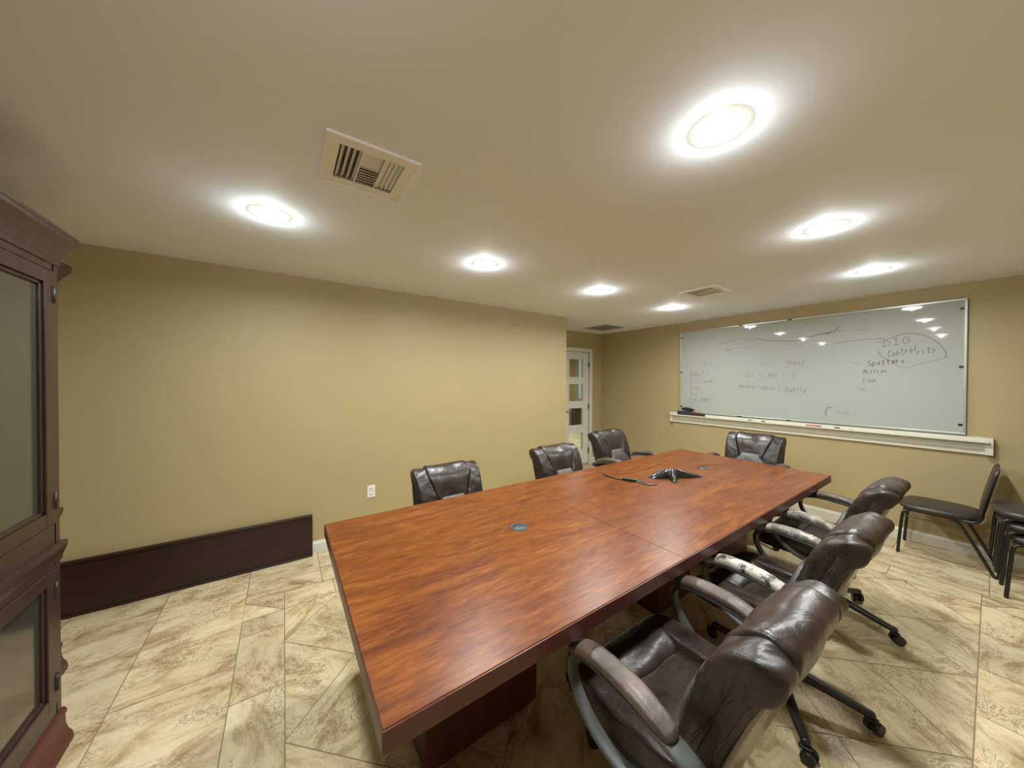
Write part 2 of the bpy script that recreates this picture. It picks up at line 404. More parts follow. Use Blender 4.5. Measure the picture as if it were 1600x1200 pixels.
# ------------------------------------------------------------------ floor
G = 0.0045
def tile_floor():
    bm = bmesh.new(); lay = bm.loops.layers.float_color.new('tile')
    def rnd(rot): return (random.random(), random.random(), rot, 1)
    def tile(poly, rot):
        if len(poly) < 3: return
        ar = abs(sum(poly[i][0]*poly[(i+1) % len(poly)][1]-poly[(i+1) % len(poly)][0]*poly[i][1] for i in range(len(poly))))/2
        if ar < 0.0008: return
        cx = sum(p[0] for p in poly)/len(poly); cy = sum(p[1] for p in poly)/len(poly)
        f = bm.faces.new([bm.verts.new((p[0], p[1], 0.0)) for p in poly])
        c = rnd(rot)
        for l in f.loops: l[lay] = c
    def rect(x0, x1, y0, y1, rot=None, lim=None):
        p = [(x0+G/2, y0+G/2), (x1-G/2, y0+G/2), (x1-G/2, y1-G/2), (x0+G/2, y1-G/2)]
        if lim: p = clip_poly(p, *lim)
        tile(p, rot if rot is not None else random.choice((0.02, 0.5, 0.98)))
    fx0, fx1, fy0, fy1 = -2.625, -0.03, 0.0, 3.885
    # diagonal field
    P = 0.645; h_ = G/2*1.2
    for i in range(-14, 14):
        for j in range(-14, 14):
            s0, s1 = -2.30+P*i+h_, -2.30+P*(i+1)-h_        # x+y
            d0, d1 = 1.65+P*j+h_, 1.65+P*(j+1)-h_          # y-x
            poly = [((s-d)/2, (s+d)/2) for s, d in ((s0, d0), (s1, d0), (s1, d1), (s0, d1))]
            tile(clip_poly(poly, fx0+G/2, fx1-G/2, fy0+G/2, fy1-G/2), random.choice((0.25, 0.75, 0.28, 0.72)))
    # border ring with mitred corners
    B = 0.20
    ox0, ox1, oy0, oy1 = fx0-B, fx1+B, fy0-B-0.015, fy1+B
    def band(a0, a1, fixed0, fixed1, horiz):
        n_ = round((a1-a0)/0.45); st = (a1-a0)/n_
        for k in range(n_):
            u0, u1 = a0+k*st, a0+(k+1)*st
            if horiz: rect(u0, u1, fixed0, fixed1, 0.5)
            else: rect(fixed0, fixed1, u0, u1, 0.02)
    band(fx0+0.16, fx1, oy0, fy0, True); band(fx0, fx1, fy1, oy1, True)
    band(fy0+0.30, fy1, ox0, fx0, False); band(fy0, fy1, fx1, ox1, False)
    rect(fx0, fx0+0.16, oy0, fy0, 0.5); rect(ox0, fx0, fy0, fy0+0.30, 0.02)
    for (cx, cy, dx, dy) in ((fx0, fy0, ox0-fx0, oy0-fy0), (fx1, fy0, ox1-fx1, oy0-fy0), (fx0, fy1, ox0-fx0, oy1-fy1), (fx1, fy1, ox1-fx1, oy1-fy1)):
        g = G/2
        sxx, syy = math.copysign(g, dx), math.copysign(g, dy)
        tile([(cx+sxx*2.2, cy+syy), (cx+dx-sxx*0, cy+dy-syy*2.2+0), (cx+dx-sxx*0, cy+syy)], 0.02)
        tile([(cx+sxx, cy+syy*2.2), (cx+dx-sxx*2.2, cy+dy), (cx+sxx, cy+dy)], 0.5)
    # outer courses
    def course(x0, x1, y0, y1, offx, lx=1.02, ly=0.45, py=0.0, stag=0.45):
        r = 0; y = py
        while y > y0: y -= ly
        while y < y1:
            k = round((y-py)/ly)
            x = offx + (stag if k % 2 else 0)
            while x > x0: x -= lx
            while x < x1:
                p = [(x+G/2, y+G/2), (x+lx-G/2, y+G/2), (x+lx-G/2, y+ly-G/2), (x+G/2, y+ly-G/2)]
                p = clip_poly(p, x0+G/2, x1-G/2, y0+G/2, y1-G/2)
                if p: tile(p, random.choice((0.02, 0.0, 0.04, 0.97)) if x1 < -0.1 or y1 < 0.1 else random.choice((0.5, 0.45, 0.55)))
                x += lx
            y += ly
    course(XL-0.02, XR, YN, oy0, -2.24, 1.9, 0.45, oy0-0.445, 0.7)
    course(XL-0.02, ox0, oy0, YB+0.02, -2.82, 0.90, 0.45, oy0, 0.4)
    course(ox1, XR, oy0, YB+0.02, 0.17, 0.9, 0.47, 2.375, 0.4)
    course(ox0, ox1, oy1, YB+0.02, -2.7, 0.9, 0.45, oy1, 0.4)
    course(-8.2, XL-0.02, YC-0.1, 8.2, -4.0, 0.9, 0.45, YC, 0.4)
    return make('floor', bm, M['tile'])
fl = struct(tile_floor())
bm = bmesh.new(); box(bm, -8.2, XR+T, YN-T, 8.2, -0.06, -0.0015)
struct(make('floor_grout_bed', bm, M['grout'])); bpy.data.objects['floor_grout_bed'].name = 'trim_1'

# ------------------------------------------------------------------ walls and ceiling
def wallbox(name, x0, x1, y0, y1, z0=0.0, z1=H, mat=None):
    bm = bmesh.new(); box(bm, x0, x1, y0, y1, z0, z1); return struct(make(name, bm, mat or M['wall']))
wallbox('wall_left', XL-T, XL, YN-T, YC)
wallbox('wall_recess_side', XREC-T, XL-T, YC-T, YC)
bm = bmesh.new(); box(bm, XREC-T, XR+T, YB, YB+T, 0, H); struct(make('wall_back', bm, M['wall']))
wallbox('wall_right', XR, XR+T, YN-T, YB)
wallbox('wall_near', XL, XR, YN-T, YN)
# recess wall with the doorway
DY0, DY1, DZ = 3.95, 4.60, 2.03
bm = bmesh.new()
box(bm, XREC-T, XREC, YC, DY0, 0, H); box(bm, XREC-T, XREC, DY1, YB, 0, H); box(bm, XREC-T, XREC, DY0, DY1, DZ, H)
struct(make('wall_recess', bm, M['wall']))
# ceiling: slab with holes is not needed, cans are surface lenses; vents get a recess box
VENTS = [(-1.485, 0.29, 0.335), (-1.60, 3.37, 0.335)]
def ceil_mesh():
    bm = bmesh.new()
    xs = sorted({-8.2, XR+T} | {v[0]+s*0.125 for v in VENTS for s in (-1, 1)})
    ys = sorted({YN-T, 8.2} | {v[1]+s*0.125 for v in VENTS for s in (-1, 1)})
    def hole(cx, cy): return any(abs(cx-v[0]) < 0.125 and abs(cy-v[1]) < 0.125 for v in VENTS)
    for i in range(len(xs)-1):
        for j in range(len(ys)-1):
            if hole((xs[i]+xs[i+1])/2, (ys[j]+ys[j+1])/2): continue
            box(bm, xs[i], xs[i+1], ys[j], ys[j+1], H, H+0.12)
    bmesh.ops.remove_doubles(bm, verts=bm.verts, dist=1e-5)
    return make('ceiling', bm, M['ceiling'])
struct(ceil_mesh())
# next room seen through the door lites
wallbox('wall_next_room_far', -8.2, -8.05, YC-T, 8.2)
wallbox('wall_next_room_back', -8.05, XREC-T, 8.05, 8.2)
wallbox('wall_next_room_near', -8.05, XREC-T, YC-T, YC)
wallbox('wall_next_room_side', XREC-T, XREC, YB+T, 8.05)
# baseboards
def baseboard(name, pts, nrm):
    (x0, y0), (x1, y1) = pts
    bm = bmesh.new(); t = 0.014
    prof = [(0, 0), (t, 0), (t, 0.075), (t*0.55, 0.09), (t*0.35, 0.1), (0, 0.1)]
    A = [bm.verts.new((x0+nrm[0]*a, y0+nrm[1]*a, z)) for a, z in prof]; B = [bm.verts.new((x1+nrm[0]*a, y1+nrm[1]*a, z)) for a, z in prof]
    n = len(prof)
    for i in range(n): bm.faces.new((A[i], A[(i+1) % n], B[(i+1) % n], B[i]))
    bm.faces.new(A[::-1]); bm.faces.new(B)
    struct(make(name, bm, M['white']))
baseboard('baseboard_left', ((XL, YN), (XL, YC)), (1, 0))
baseboard('baseboard_back', ((XREC, YB), (XR, YB)), (0, -1))
baseboard('baseboard_right', ((XR, YN), (XR, YB)), (-1, 0))
baseboard('baseboard_near', ((-0.05, YN), (XR, YN)), (0, 1))
baseboard('baseboard_recess', ((XREC, 4.67), (XREC, YB)), (1, 0))

# door
dr = empty('door_1', (XREC-0.03, (DY0+DY1)/2, 0)); struct(dr)
dx0, dx1 = -0.02, 0.02
bm = bmesh.new(); hw = (DY1-DY0)/2-0.008
pane_z = [(0.25, 0.585), (0.70, 1.035), (1.13, 1.465), (1.56, 1.905)]
py0, py1 = 4.088-(DY0+DY1)/2, 4.462-(DY0+DY1)/2
box(bm, dx0, dx1, -hw, py0, 0.01, DZ-0.01); box(bm, dx0, dx1, py1, hw, 0.01, DZ-0.01)
zs = [0.01]+[z for p in pane_z for z in p]+[DZ-0.01]
for k in range(0, len(zs), 2): box(bm, dx0, dx1, py0, py1, zs[k], zs[k+1])
make('door_leaf', bm, M['door_white'], dr)
for z0, z1 in pane_z:
    bm = bmesh.new(); t = 0.014
    for a in ((py0, py0+t, z0, z1), (py1-t, py1, z0, z1)): box(bm, dx0-0.003, dx1+0.004, *a)
    for a in ((py0+t, py1-t, z0, z0+t), (py0+t, py1-t, z1-t, z1)): box(bm, dx0-0.003, dx1+0.004, *a)
    f = make('lite_frame', bm, M['door_white'], dr)
    bm = bmesh.new(); box(bm, -0.003, 0.003, py0+0.005, py1-0.005, z0+0.005, z1-0.005); make('pane', bm, M['glass'], f)
for z in (0.24, 1.04, 1.80):
    bm = bmesh.new(); box(bm, dx1-0.004, dx1+0.012, hw-0.014, hw+0.012, z-0.045, z+0.045, 0.002); tag(make('hinge', bm, M['hinge'], dr), 'dark bronze hinge')
bm = bmesh.new()
cyl(bm, (dx1-0.002, -hw+0.06, 0.98), (dx1+0.05, -hw+0.06, 0.98), 0.012); cyl(bm, (dx1+0.05, -hw+0.055, 0.98), (dx1+0.05, -hw+0.16, 0.98), 0.010)
make('door_handle', bm, M['chrome'], dr)
bm = bmesh.new(); cw = 0.062
box(bm, XREC-0.001, XREC+0.018, DY0-cw, DY0+0.004, 0, DZ-0.004); box(bm, XREC-0.001, XREC+0.018, DY1-0.004, DY1+cw, 0, DZ-0.004)
box(bm, XREC-0.001, XREC+0.018, DY0-cw, DY1+cw, DZ-0.004, DZ+cw, 0.003)
struct(make('trim_2', bm, M['door_white']))
bm = bmesh.new(); box(bm, -7.78, -7.38, 8.035, 8.05, 0.92, 2.3); struct(make('window_1', bm, M['daylight']))

fp = empty('filing_cabinet', (-7.62, 7.86, 0)); tag(fp, 'black narrow cabinet standing in the next room, seen through the door glass', 'cabinet')
bm = bmesh.new(); box(bm, -0.14, 0.14, -0.17, 0.17, 0.02, 0.86, 0.008); make('body', bm, M['black_plastic'], fp)
for z in (0.05, 0.32, 0.59):
    bm = bmesh.new(); box(bm, -0.13, 0.13, -0.185, -0.169, z, z+0.25, 0.004); d_ = make('drawer', bm, M['black_plastic'], fp)
    bm = bmesh.new(); box(bm, -0.04, 0.04, -0.20, -0.184, z+0.17, z+0.185, 0.003); make('handle', bm, M['chrome'], d_)
bm = bmesh.new(); box(bm, -0.12, 0.12, -0.15, 0.15, 0.0, 0.021); make('plinth', bm, M['black_plastic'], fp)

# ------------------------------------------------------------------ recessed lights
def area(name, loc, power, size=0.15, spread=None):
    ld = bpy.data.lights.new(name, 'AREA'); ld.shape = 'DISK'; ld.size = size; ld.energy = power; ld.color = LAMP_COL
    if spread: ld.spread = spread
    lo = bpy.data.objects.new(name, ld); COL.objects.link(lo); lo.location = loc
    return lo
LX = (-2.17, -0.545); LY = (-0.06, 1.24, 2.525, 3.80)
LAB = {(0, 0): 'round recessed ceiling light left of the nearest air vent, first from the dark cabinet',
       (0, 1): 'round recessed ceiling light above the middle of the blank left wall, second from the cabinet',
       (0, 2): 'small round recessed ceiling light just above the end of the blank left wall',
       (0, 3): 'smallest round recessed ceiling light, beside the middle ceiling vent',
       (1, 0): 'round recessed ceiling light closest to the dark cabinet in the right-hand row',
       (1, 1): 'largest and brightest round ceiling light, upper right of the photo',
       (1, 2): 'round ceiling light above the right half of the whiteboard, second from the front',
       (1, 3): 'flat oval looking ceiling light just above the whiteboard top edge'}
for i, x in enumerate(LX):
    for j, y in enumerate(LY):
        root = empty('recessed_light', (x, y, H))
        tag(root, LAB[(i, j)], 'ceiling light', 'round recessed lights in two rows on the ceiling')
        bm = bmesh.new(); lathe(bm, [(0.078, -0.0030), (0.084, -0.0030), (0.101, -0.0002)], 40)
        for f in bm.faces: f.smooth = False
        make('trim_ring', bm, M['plastic_white'], root)
        bm = bmesh.new(); lathe(bm, [(0.0, -0.010), (0.03, -0.0098), (0.05, -0.0088), (0.068, -0.0068), (0.079, -0.0030)], 40)
        make('lens', bm, M['lens'], root)
        area('lamp_glow', (x, y, H-0.016), LAMP_W, 0.15, math.radians(168))
        pd = bpy.data.lights.new('ceiling_fill', 'POINT'); pd.energy = FILL_W; pd.color = LAMP_COL; pd.shadow_soft_size = 0.012  # second light under each lens, added to brighten the ceiling
        po = bpy.data.objects.new('ceiling_fill', pd); COL.objects.link(po); po.location = (x, y, H-0.024)
lo = area('next_room_light', (-6.3, 5.9, H-0.02), 60.0, 0.6)

# ------------------------------------------------------------------ ceiling vents
def vent(x, y, S, label):
    root = empty('ceiling_vent', (x, y, H)); tag(root, label, 'air vent', 'square ceiling air vents with louvers')
    h = S/2; i_ = 0.118
    bm = bmesh.new()
    for a in ((-h, h, i_, h), (-h, h, -h, -i_), (-h, -i_, -i_, i_), (i_, h, -i_, i_)): box(bm, a[0], a[1], a[2], a[3], -0.007, 0.001)
    t = 0.006
    for a in ((-h, h, h-t, h), (-h, h, -h, -h+t), (-h, -h+t, -h+t, h-t), (h-t, h, -h+t, h-t)): box(bm, a[0], a[1], a[2], a[3], -0.010, -0.006)
    make('frame', bm, M['vent'], root)
    bm = bmesh.new()
    for a in ((-i_, i_, i_, i_+0.006), (-i_, i_, -i_-0.006, -i_), (-i_-0.006, -i_, -i_, i_), (i_, i_+0.006, -i_, i_)): box(bm, a[0], a[1], a[2], a[3], 0.0, 0.10)
    box(bm, -i_, i_, -i_, i_, 0.095, 0.10)
    make('duct_box', bm, M['duct_grey'], root)
    for yy in (-0.036, 0.046):
        bm = bmesh.new(); box(bm, -i_, i_, yy-0.0025, yy+0.0025, -0.006, 0.035); make('divider', bm, M['vent'], root)
    def slat(cx, cy, along, L_, ang, w_=0.022):
        bm = bmesh.new()
        if along == 'x': box(bm, cx-L_/2, cx+L_/2, cy-w_/2, cy+w_/2, 0.006, 0.0075, rot=Matrix.Rotation(ang, 4, 'X'))
        else: box(bm, cx-w_/2, cx+w_/2, cy-L_/2, cy+L_/2, 0.006, 0.0075, rot=Matrix.Rotation(ang, 4, 'Y'))
        make('louver', bm, M['vent'], root)
    for k in range(4): slat(0, -0.104+k*0.021, 'x', 0.234, math.radians(50), 0.019)
    for k in range(4): slat(0, 0.058+k*0.018, 'x', 0.234, math.radians(-22), 0.0145)
    for k in range(6): slat(-0.105+k*0.0195, 0.005, 'y', 0.074, math.radians(20), 0.011)
    for k in range(6): slat(0.012+k*0.0195, 0.005, 'y', 0.074, math.radians(-28), 0.015)
vent(*VENTS[0], 'large white three-way louvered air vent nearest the camera on the ceiling')
vent(*VENTS[1], 'smaller looking louvered air vent on the ceiling left of the whiteboard')
# return grille by the recess
root = empty('return_grille', (-3.60, 4.31, H)); tag(root, 'grey flat return air grille on the ceiling by the door recess', 'air vent')
bm = bmesh.new(); h = 0.25
for a in ((-h, h, h-0.03, h), (-h, h, -h, -h+0.03), (-h, -h+0.03, -h+0.03, h-0.03), (h-0.03, h, -h+0.03, h-0.03)): box(bm, a[0], a[1], a[2], a[3], -0.008, 0.001)
make('frame', bm, M['grille_grey'], root)
bm = bmesh.new()
for k in range(24):
    y = -0.21+k*0.0183; box(bm, -0.22, 0.22, y-0.008, y+0.008, -0.005, -0.0035, rot=Matrix.Rotation(math.radians(25), 4, 'X'))
box(bm, -0.22, 0.22, -0.22, 0.22, -0.0012, 0.0)
make('grille_blades', bm, M['grille_grey'], root)

# ------------------------------------------------------------------ conference table
TX0, TX1, TY0, TY1, TZ, TT = -1.937, -0.720, 0.168, 3.571, 0.766, 0.056
tb = empty('conference_table', ((TX0+TX1)/2, (TY0+TY1)/2, 0))
tag(tb, 'long rectangular cherry wood conference table with dark edge in the middle of the room', 'table')
cx, cy = (TX0+TX1)/2, (TY0+TY1)/2
SEAM = 1.38
def top_piece(y0, y1, ends):
    bm = bmesh.new()
    box(bm, TX0-cx+0.003, TX1-cx-0.003, y0-cy+(0.003 if ends == 0 else 0), y1-cy-(0.003 if ends == 1 else 0), TZ-0.004, TZ, 0.0012, 1)
    bm2 = bmesh.new(); box(bm2, TX0-cx, TX1-cx, y0-cy, y1-cy, TZ-TT, TZ-0.003, 0.0025, 2)
    t_ = make('tabletop', bm2, M['table_edge'], tb)
    make('wood_surface', bm, M['table'], t_)
top_piece(TY0, SEAM-0.0008, 0); top_piece(SEAM+0.0008, TY1, 1)
PX0, PX1 = -1.47-cx, -1.19-cx
for y0, y1 in ((0.43, 0.97), (1.95, 2.35), (2.80, 3.30)):
    bm = bmesh.new(); box(bm, PX0, PX1, y0-cy, y1-cy, 0.02, TZ-TT+0.001, 0.012, 3); p = make('pedestal', bm, M['pedestal'], tb)
    bm = bmesh.new(); box(bm, PX0+0.02, PX1-0.02, y0+0.02-cy, y1-0.02-cy, 0.0, 0.021); make('plinth', bm, M['espresso'], p)
for x, y in ((-1.35, 0.975), (-1.39, 2.935)):
    root = empty('grommet', (x, y, TZ))
    tag(root, 'grey round cable grommet set in the near half of the tabletop' if y < 2 else 'thin round cable grommet in the tabletop behind the black device', 'grommet')
    bm = bmesh.new(); lathe(bm, [(0.0, 0.0022), (0.036, 0.0024), (0.0365, 0.001), (0.038, 0.001), (0.0385, 0.003), (0.045, 0.0022), (0.047, 0.0002), (0.0, 0.0002)], 36)
    make('cap', bm, M['grommet'], root)
    bm = bmesh.new()
    seg = [(0.034*math.cos(a), 0.034*math.sin(a)) for a in [math.radians(95+i*10) for i in range(13)]]
    V = [bm.verts.new((a, b_, 0.0028)) for a, b_ in seg]; bm.faces.new(V)
    make('cable_slot', bm, M['black_hole'], root)

# ------------------------------------------------------------------ executive chairs
def star_leg(ang):
    bm = bmesh.new(); c, s = math.cos(ang), math.sin(ang)
    P = [(0.03, 0.125, 0.028, 0.026), (0.12, 0.118, 0.024, 0.020), (0.22, 0.098, 0.020, 0.016), (0.30, 0.080, 0.018, 0.014), (0.335, 0.075, 0.017, 0.013)]
    sweep(bm, [(r*c, r*s, z, a, b_) for r, z, a, b_ in P], n=12, ex=3)
    return bm
def back_y(z): t = max(0, (z-0.44)/0.46); return -0.185-0.155*t**1.15
def make_chair(padL, padR, lift=0.0, star=0.0):
    root = empty('office_chair')
    # base
    bm = bmesh.new(); lathe(bm, [(0.0, 0.08), (0.045, 0.08), (0.052, 0.10), (0.048, 0.145), (0.036, 0.155), (0.0, 0.155)], 24)
    hub = make('base_hub', bm, M['black_plastic'], root)
    for k in range(5):
        a = star+k*2*PI/5
        lg = make('base_leg', star_leg(a), M['black_plastic'], root)
        c, s = math.cos(a), math.sin(a); R = 0.335; q_ = a+0.9
        bm = bmesh.new()
        cyl(bm, (R*c, R*s, 0.045), (R*c, R*s, 0.075), 0.006)
        ax = Vector((-math.sin(q_), math.cos(q_), 0)); cc = Vector((R*c, R*s, 0.0265))+Vector((math.cos(q_), math.sin(q_), 0))*0.012
        for sg in (-1, 1):
            A = cc+ax*sg*0.007; Bp = cc+ax*sg*0.026
            cyl(bm, A, Bp, 0.0255, 0.0235, 20)
        cyl(bm, cc-ax*0.008, cc+ax*0.008, 0.019, None, 16)
        box(bm, R*c-0.016, R*c+0.016, R*s-0.02, R*s+0.02, 0.048, 0.062, 0.005)
        make('caster', bm, M['black_plastic'], root)
    L = lift
    bm = bmesh.new(); cyl(bm, (0, 0, 0.15), (0, 0, 0.30), 0.026, None, 20); cyl(bm, (0, 0, 0.28), (0, 0, 0.385+L), 0.015, None, 16)
    make('gas_column', bm, M['black_plastic'], root)
    bm = bmesh.new(); box(bm, -0.09, 0.09, -0.14, 0.10, 0.37+L, 0.41+L, 0.012, 2); box(bm, -0.20, 0.20, -0.03, 0.03, 0.395+L, 0.41+L, 0.004, 1)
    cyl(bm, (0.08, 0.03, 0.385+L), (0.24, 0.03, 0.375+L), 0.006)
    make('tilt_mechanism', bm, M['black_plastic'], root)
    # seat
    bm = bmesh.new()
    sec = [(-0.175, 0.415), (-0.18, 0.455), (-0.10, 0.462), (0.12, 0.462), (0.255, 0.450), (0.272, 0.425), (0.25, 0.405), (0.0, 0.402), (-0.15, 0.405)]
    cushion(bm, sec, lambda s, y, z: 0.255*s, ends=(0.12, 0.12), seed=1)
    st = make('seat', bm, M['leather'], root, loc=(0, 0, L))
    bm = bmesh.new()   # centre panel, dished
    sec = [(-0.165, 0.45), (-0.155, 0.495), (-0.08, 0.492), (0.06, 0.487), (0.115, 0.485), (0.12, 0.462), (0.0, 0.448)]
    cushion(bm, sec, lambda s, y, z: (0.155+0.02*math.cos(y*8))*s, ends=(0.2, 0.2), seed=2, wr=0.006)
    make('seat_centre_panel', bm, M['leather_red'], st)
    bm = bmesh.new()   # waterfall roll
    sec = [(0.085, 0.478), (0.10, 0.505), (0.16, 0.522), (0.225, 0.512), (0.268, 0.478), (0.272, 0.44), (0.24, 0.422), (0.12, 0.445)]
    cushion(bm, sec, lambda s, y, z: 0.168*s, ends=(0.18, 0.18), pleat=0.0022, pf=9, seed=3, wr=0.006)
    make('seat_front_roll', bm, M['leather'], st)
    for sg in (-1, 1):
        bm = bmesh.new()
        sec = [(-0.160, 0.452), (-0.150, 0.510), (-0.08, 0.517), (0.05, 0.518), (0.17, 0.522), (0.245, 0.502), (0.274, 0.462), (0.26, 0.425), (0.1, 0.425), (-0.12, 0.428)]
        cushion(bm, sec, lambda s, y, z, sg=sg: sg*(0.212+0.053*s), ends=(0.55, 0.55), seed=4+sg, wr=0.006, endk=2.0)
        make('seat_side_cushion', bm, M['leather_red'], st)
    # backrest
    Z = [0.45, 0.55, 0.65, 0.75, 0.84, 0.885]
    bm = bmesh.new()
    Z = [0.43, 0.52, 0.62, 0.72, 0.80, 0.85]
    sec = [(back_y(z)-0.006, z) for z in Z]+[(back_y(0.86)+0.02, 0.862), (back_y(0.85)+0.05, 0.85)]+[(back_y(z)+0.052, z) for z in (0.80, 0.68, 0.56, 0.45)]+[(back_y(0.40)+0.03, 0.40)]
    cushion(bm, sec, lambda s, y, z: (0.240+0.006*min(1, max(0, (z-0.42)/0.35)))*s, ends=(0.06, 0.06), seed=7, wr=0.0006, sub=4, slant=back_y)
    bk = make('backrest', bm, M['leather'], root, loc=(0, 0, L))
    bm = bmesh.new()
    sec = [(back_y(z)-0.013, z) for z in (0.425, 0.52, 0.62, 0.72, 0.82)]+[(back_y(z)+0.004, z) for z in (0.83, 0.72, 0.62, 0.52, 0.42)]
    cushion(bm, sec, lambda s, y, z: 0.236*s, ends=(0.03, 0.03), seed=7, wr=0.0002, sub=4, slant=back_y)
    make('rear_panel', bm, M['back_shell'], bk)
    # centre panel rolls over the top edge
    bm = bmesh.new()
    def yb(z, o): return back_y(z)+o
    sec = [(yb(0.77, 0.032), 0.77), (yb(0.785, 0.000), 0.787), (yb(0.815, -0.030), 0.815), (yb(0.86, -0.032), 0.865), (yb(0.89, -0.012), 0.908), (yb(0.89, 0.045), 0.923), (yb(0.89, 0.095), 0.894),
           (yb(0.84, 0.118), 0.845), (yb(0.76, 0.112), 0.76), (yb(0.70, 0.106), 0.70), (yb(0.68, 0.092), 0.68), (yb(0.69, 0.04), 0.69), (yb(0.71, 0.035), 0.71)]
    cushion(bm, sec, lambda s, y, z: (0.082+0.078*min(1, max(0, (z-0.64)/0.22)))*s, ends=(0.10, 0.10), seed=8, wr=0.004, ns=26, slant=back_y)
    make('headrest_cushion', bm, M['leather_red'], bk)
    for sg in (-1, 1):
        bm = bmesh.new()
        sec = [(yb(0.60, 0.040), 0.60), (yb(0.70, 0.042), 0.70), (yb(0.785, 0.032), 0.785), (yb(0.80, 0.000), 0.802), (yb(0.825, -0.026), 0.825), (yb(0.865, -0.030), 0.865), (yb(0.89, -0.010), 0.898), (yb(0.89, 0.042), 0.912), (yb(0.89, 0.088), 0.888),
               (yb(0.84, 0.118), 0.84), (yb(0.74, 0.118), 0.74), (yb(0.64, 0.112), 0.64), (yb(0.54, 0.105), 0.55), (yb(0.50, 0.085), 0.505), (yb(0.50, 0.03), 0.50)]
        def xf(s, y, z, sg=sg):
            t = min(1, max(0, (z-0.50)/0.40)); inner = 0.075+0.083*min(1, max(0, (z-0.62)/0.24)); outer = 0.234+0.016*t**0.7
            return sg*((inner+outer)/2+(outer-inner)/2*s)
        cushion(bm, sec, xf, ends=(0.10, 0.42), pleat=0.003, pf=14, seed=9+sg, wr=0.004, ns=18, endk=2.2, slant=back_y)
        make('side_bolster', bm, M['leather'], bk)
    bm = bmesh.new()
    sec = [(yb(0.47, 0.04), 0.465), (yb(0.48, 0.10), 0.475), (yb(0.53, 0.128), 0.54), (yb(0.62, 0.140), 0.63), (yb(0.69, 0.134), 0.70), (yb(0.71, 0.10), 0.722), (yb(0.62, 0.045), 0.62)]
    cushion(bm, sec, lambda s, y, z: 0.155*math.sqrt(max(0.30, 1-(max(0, z-0.58)/0.145)**2))*s, ends=(0.22, 0.22), seed=12, wr=0.004, slant=back_y)
    make('lumbar_cushion', bm, M['leather_grey'], bk)
    # arms
    for sg, pm in ((-1, padL), (1, padR)):
        X = sg*0.305
        bm = bmesh.new()
        sweep(bm, [(sg*0.258, -0.228, 0.575, 0.012, 0.010), (sg*0.285, -0.222, 0.595, 0.022, 0.010), (sg*0.303, -0.19, 0.620, 0.030, 0.011), (X, -0.08, 0.650, 0.028, 0.012), (X, 0.05, 0.662, 0.026, 0.012), (X, 0.135, 0.652, 0.024, 0.012), (X, 0.178, 0.618, 0.022, 0.012),
                   (X, 0.180, 0.570, 0.021, 0.011), (X, 0.150, 0.510, 0.021, 0.010), (sg*0.300, 0.085, 0.450, 0.022, 0.010), (sg*0.287, 0.0, 0.412, 0.024, 0.010), (sg*0.26, -0.06, 0.400, 0.028, 0.010), (sg*0.18, -0.07, 0.397, 0.03, 0.008)], side=(1, 0, 0), n=12, ex=3, sub=5)
        ar = make('armrest', bm, M['grey_plastic'], root, loc=(0, 0, L))
        bm = bmesh.new()   # brace down to the rear of the seat
        sweep(bm, [(sg*0.268, -0.205, 0.575, 0.012, 0.008), (sg*0.262, -0.185, 0.52, 0.014, 0.010), (sg*0.255, -0.165, 0.47, 0.014, 0.010), (sg*0.245, -0.14, 0.440, 0.014, 0.008)], side=(1, 0, 0), n=10, ex=3)
        make('arm_brace', bm, M['black_plastic'], ar)
        bm = bmesh.new()
        sweep(bm, [(X, -0.150, 0.650, 0.029, 0.016), (X, -0.11, 0.662, 0.033, 0.019), (X, -0.05, 0.678, 0.035, 0.021), (X, 0.05, 0.684, 0.034, 0.021), (X, 0.12, 0.676, 0.032, 0.020), (X, 0.165, 0.655, 0.029, 0.017)], side=(1, 0, 0), n=18, ex=2.5, sub=6)
        make('arm_pad', bm, pm, ar)
    return root
GRP = 'brown leather office chairs around the conference table'
def place(ch, x, y, deg, label):
    ch.location = (x, y, 0); ch.rotation_euler = (0, 0, math.radians(deg)); tag(ch, label, 'chair', GRP)
AP = M['arm_pad']
# seats facing the table from the side nearer the camera (front towards -x)
c1 = make_chair(AP, AP, 0.0, math.radians(20))
place(c1, -0.585, 1.075, 90, 'brown leather office chair in the foreground, nearest of three on the right')
c2 = make_chair(M['arm_pad_peeled'], M['arm_pad_half'], 0.0, math.radians(-73))
place(c2, -0.60, 1.98, 90, 'brown leather office chair with a white peeling armrest, middle of the three on the right')
c3 = make_chair(M['arm_pad_half'], AP, 0.0, math.radians(-95))
place(c3, -0.64, 2.93, 90, 'brown leather office chair farthest along the right of the table, nearest the black side chair')
# lifted master for the far ones
c6 = make_chair(AP, AP, 0.045, math.radians(10))
place(c6, -2.13, 2.95, -88, 'brown leather office chair across the table in front of the white glass door')
bpy.context.view_layer.update(); scan()
c4 = make_chair(AP, AP, -0.025, math.radians(40)); place(c4, -1.975, 0.975, -90, 'brown leather office chair across the table, left of the others, against the blank wall')
c5 = copy_tree(c1); place(c5, -1.975, 2.03, -90, 'brown leather office chair across the table, middle of the three backs on the far side')
c7 = copy_tree(c6); place(c7, -1.40, 3.765, 180, 'brown leather office chair at the far head of the table under the whiteboard')

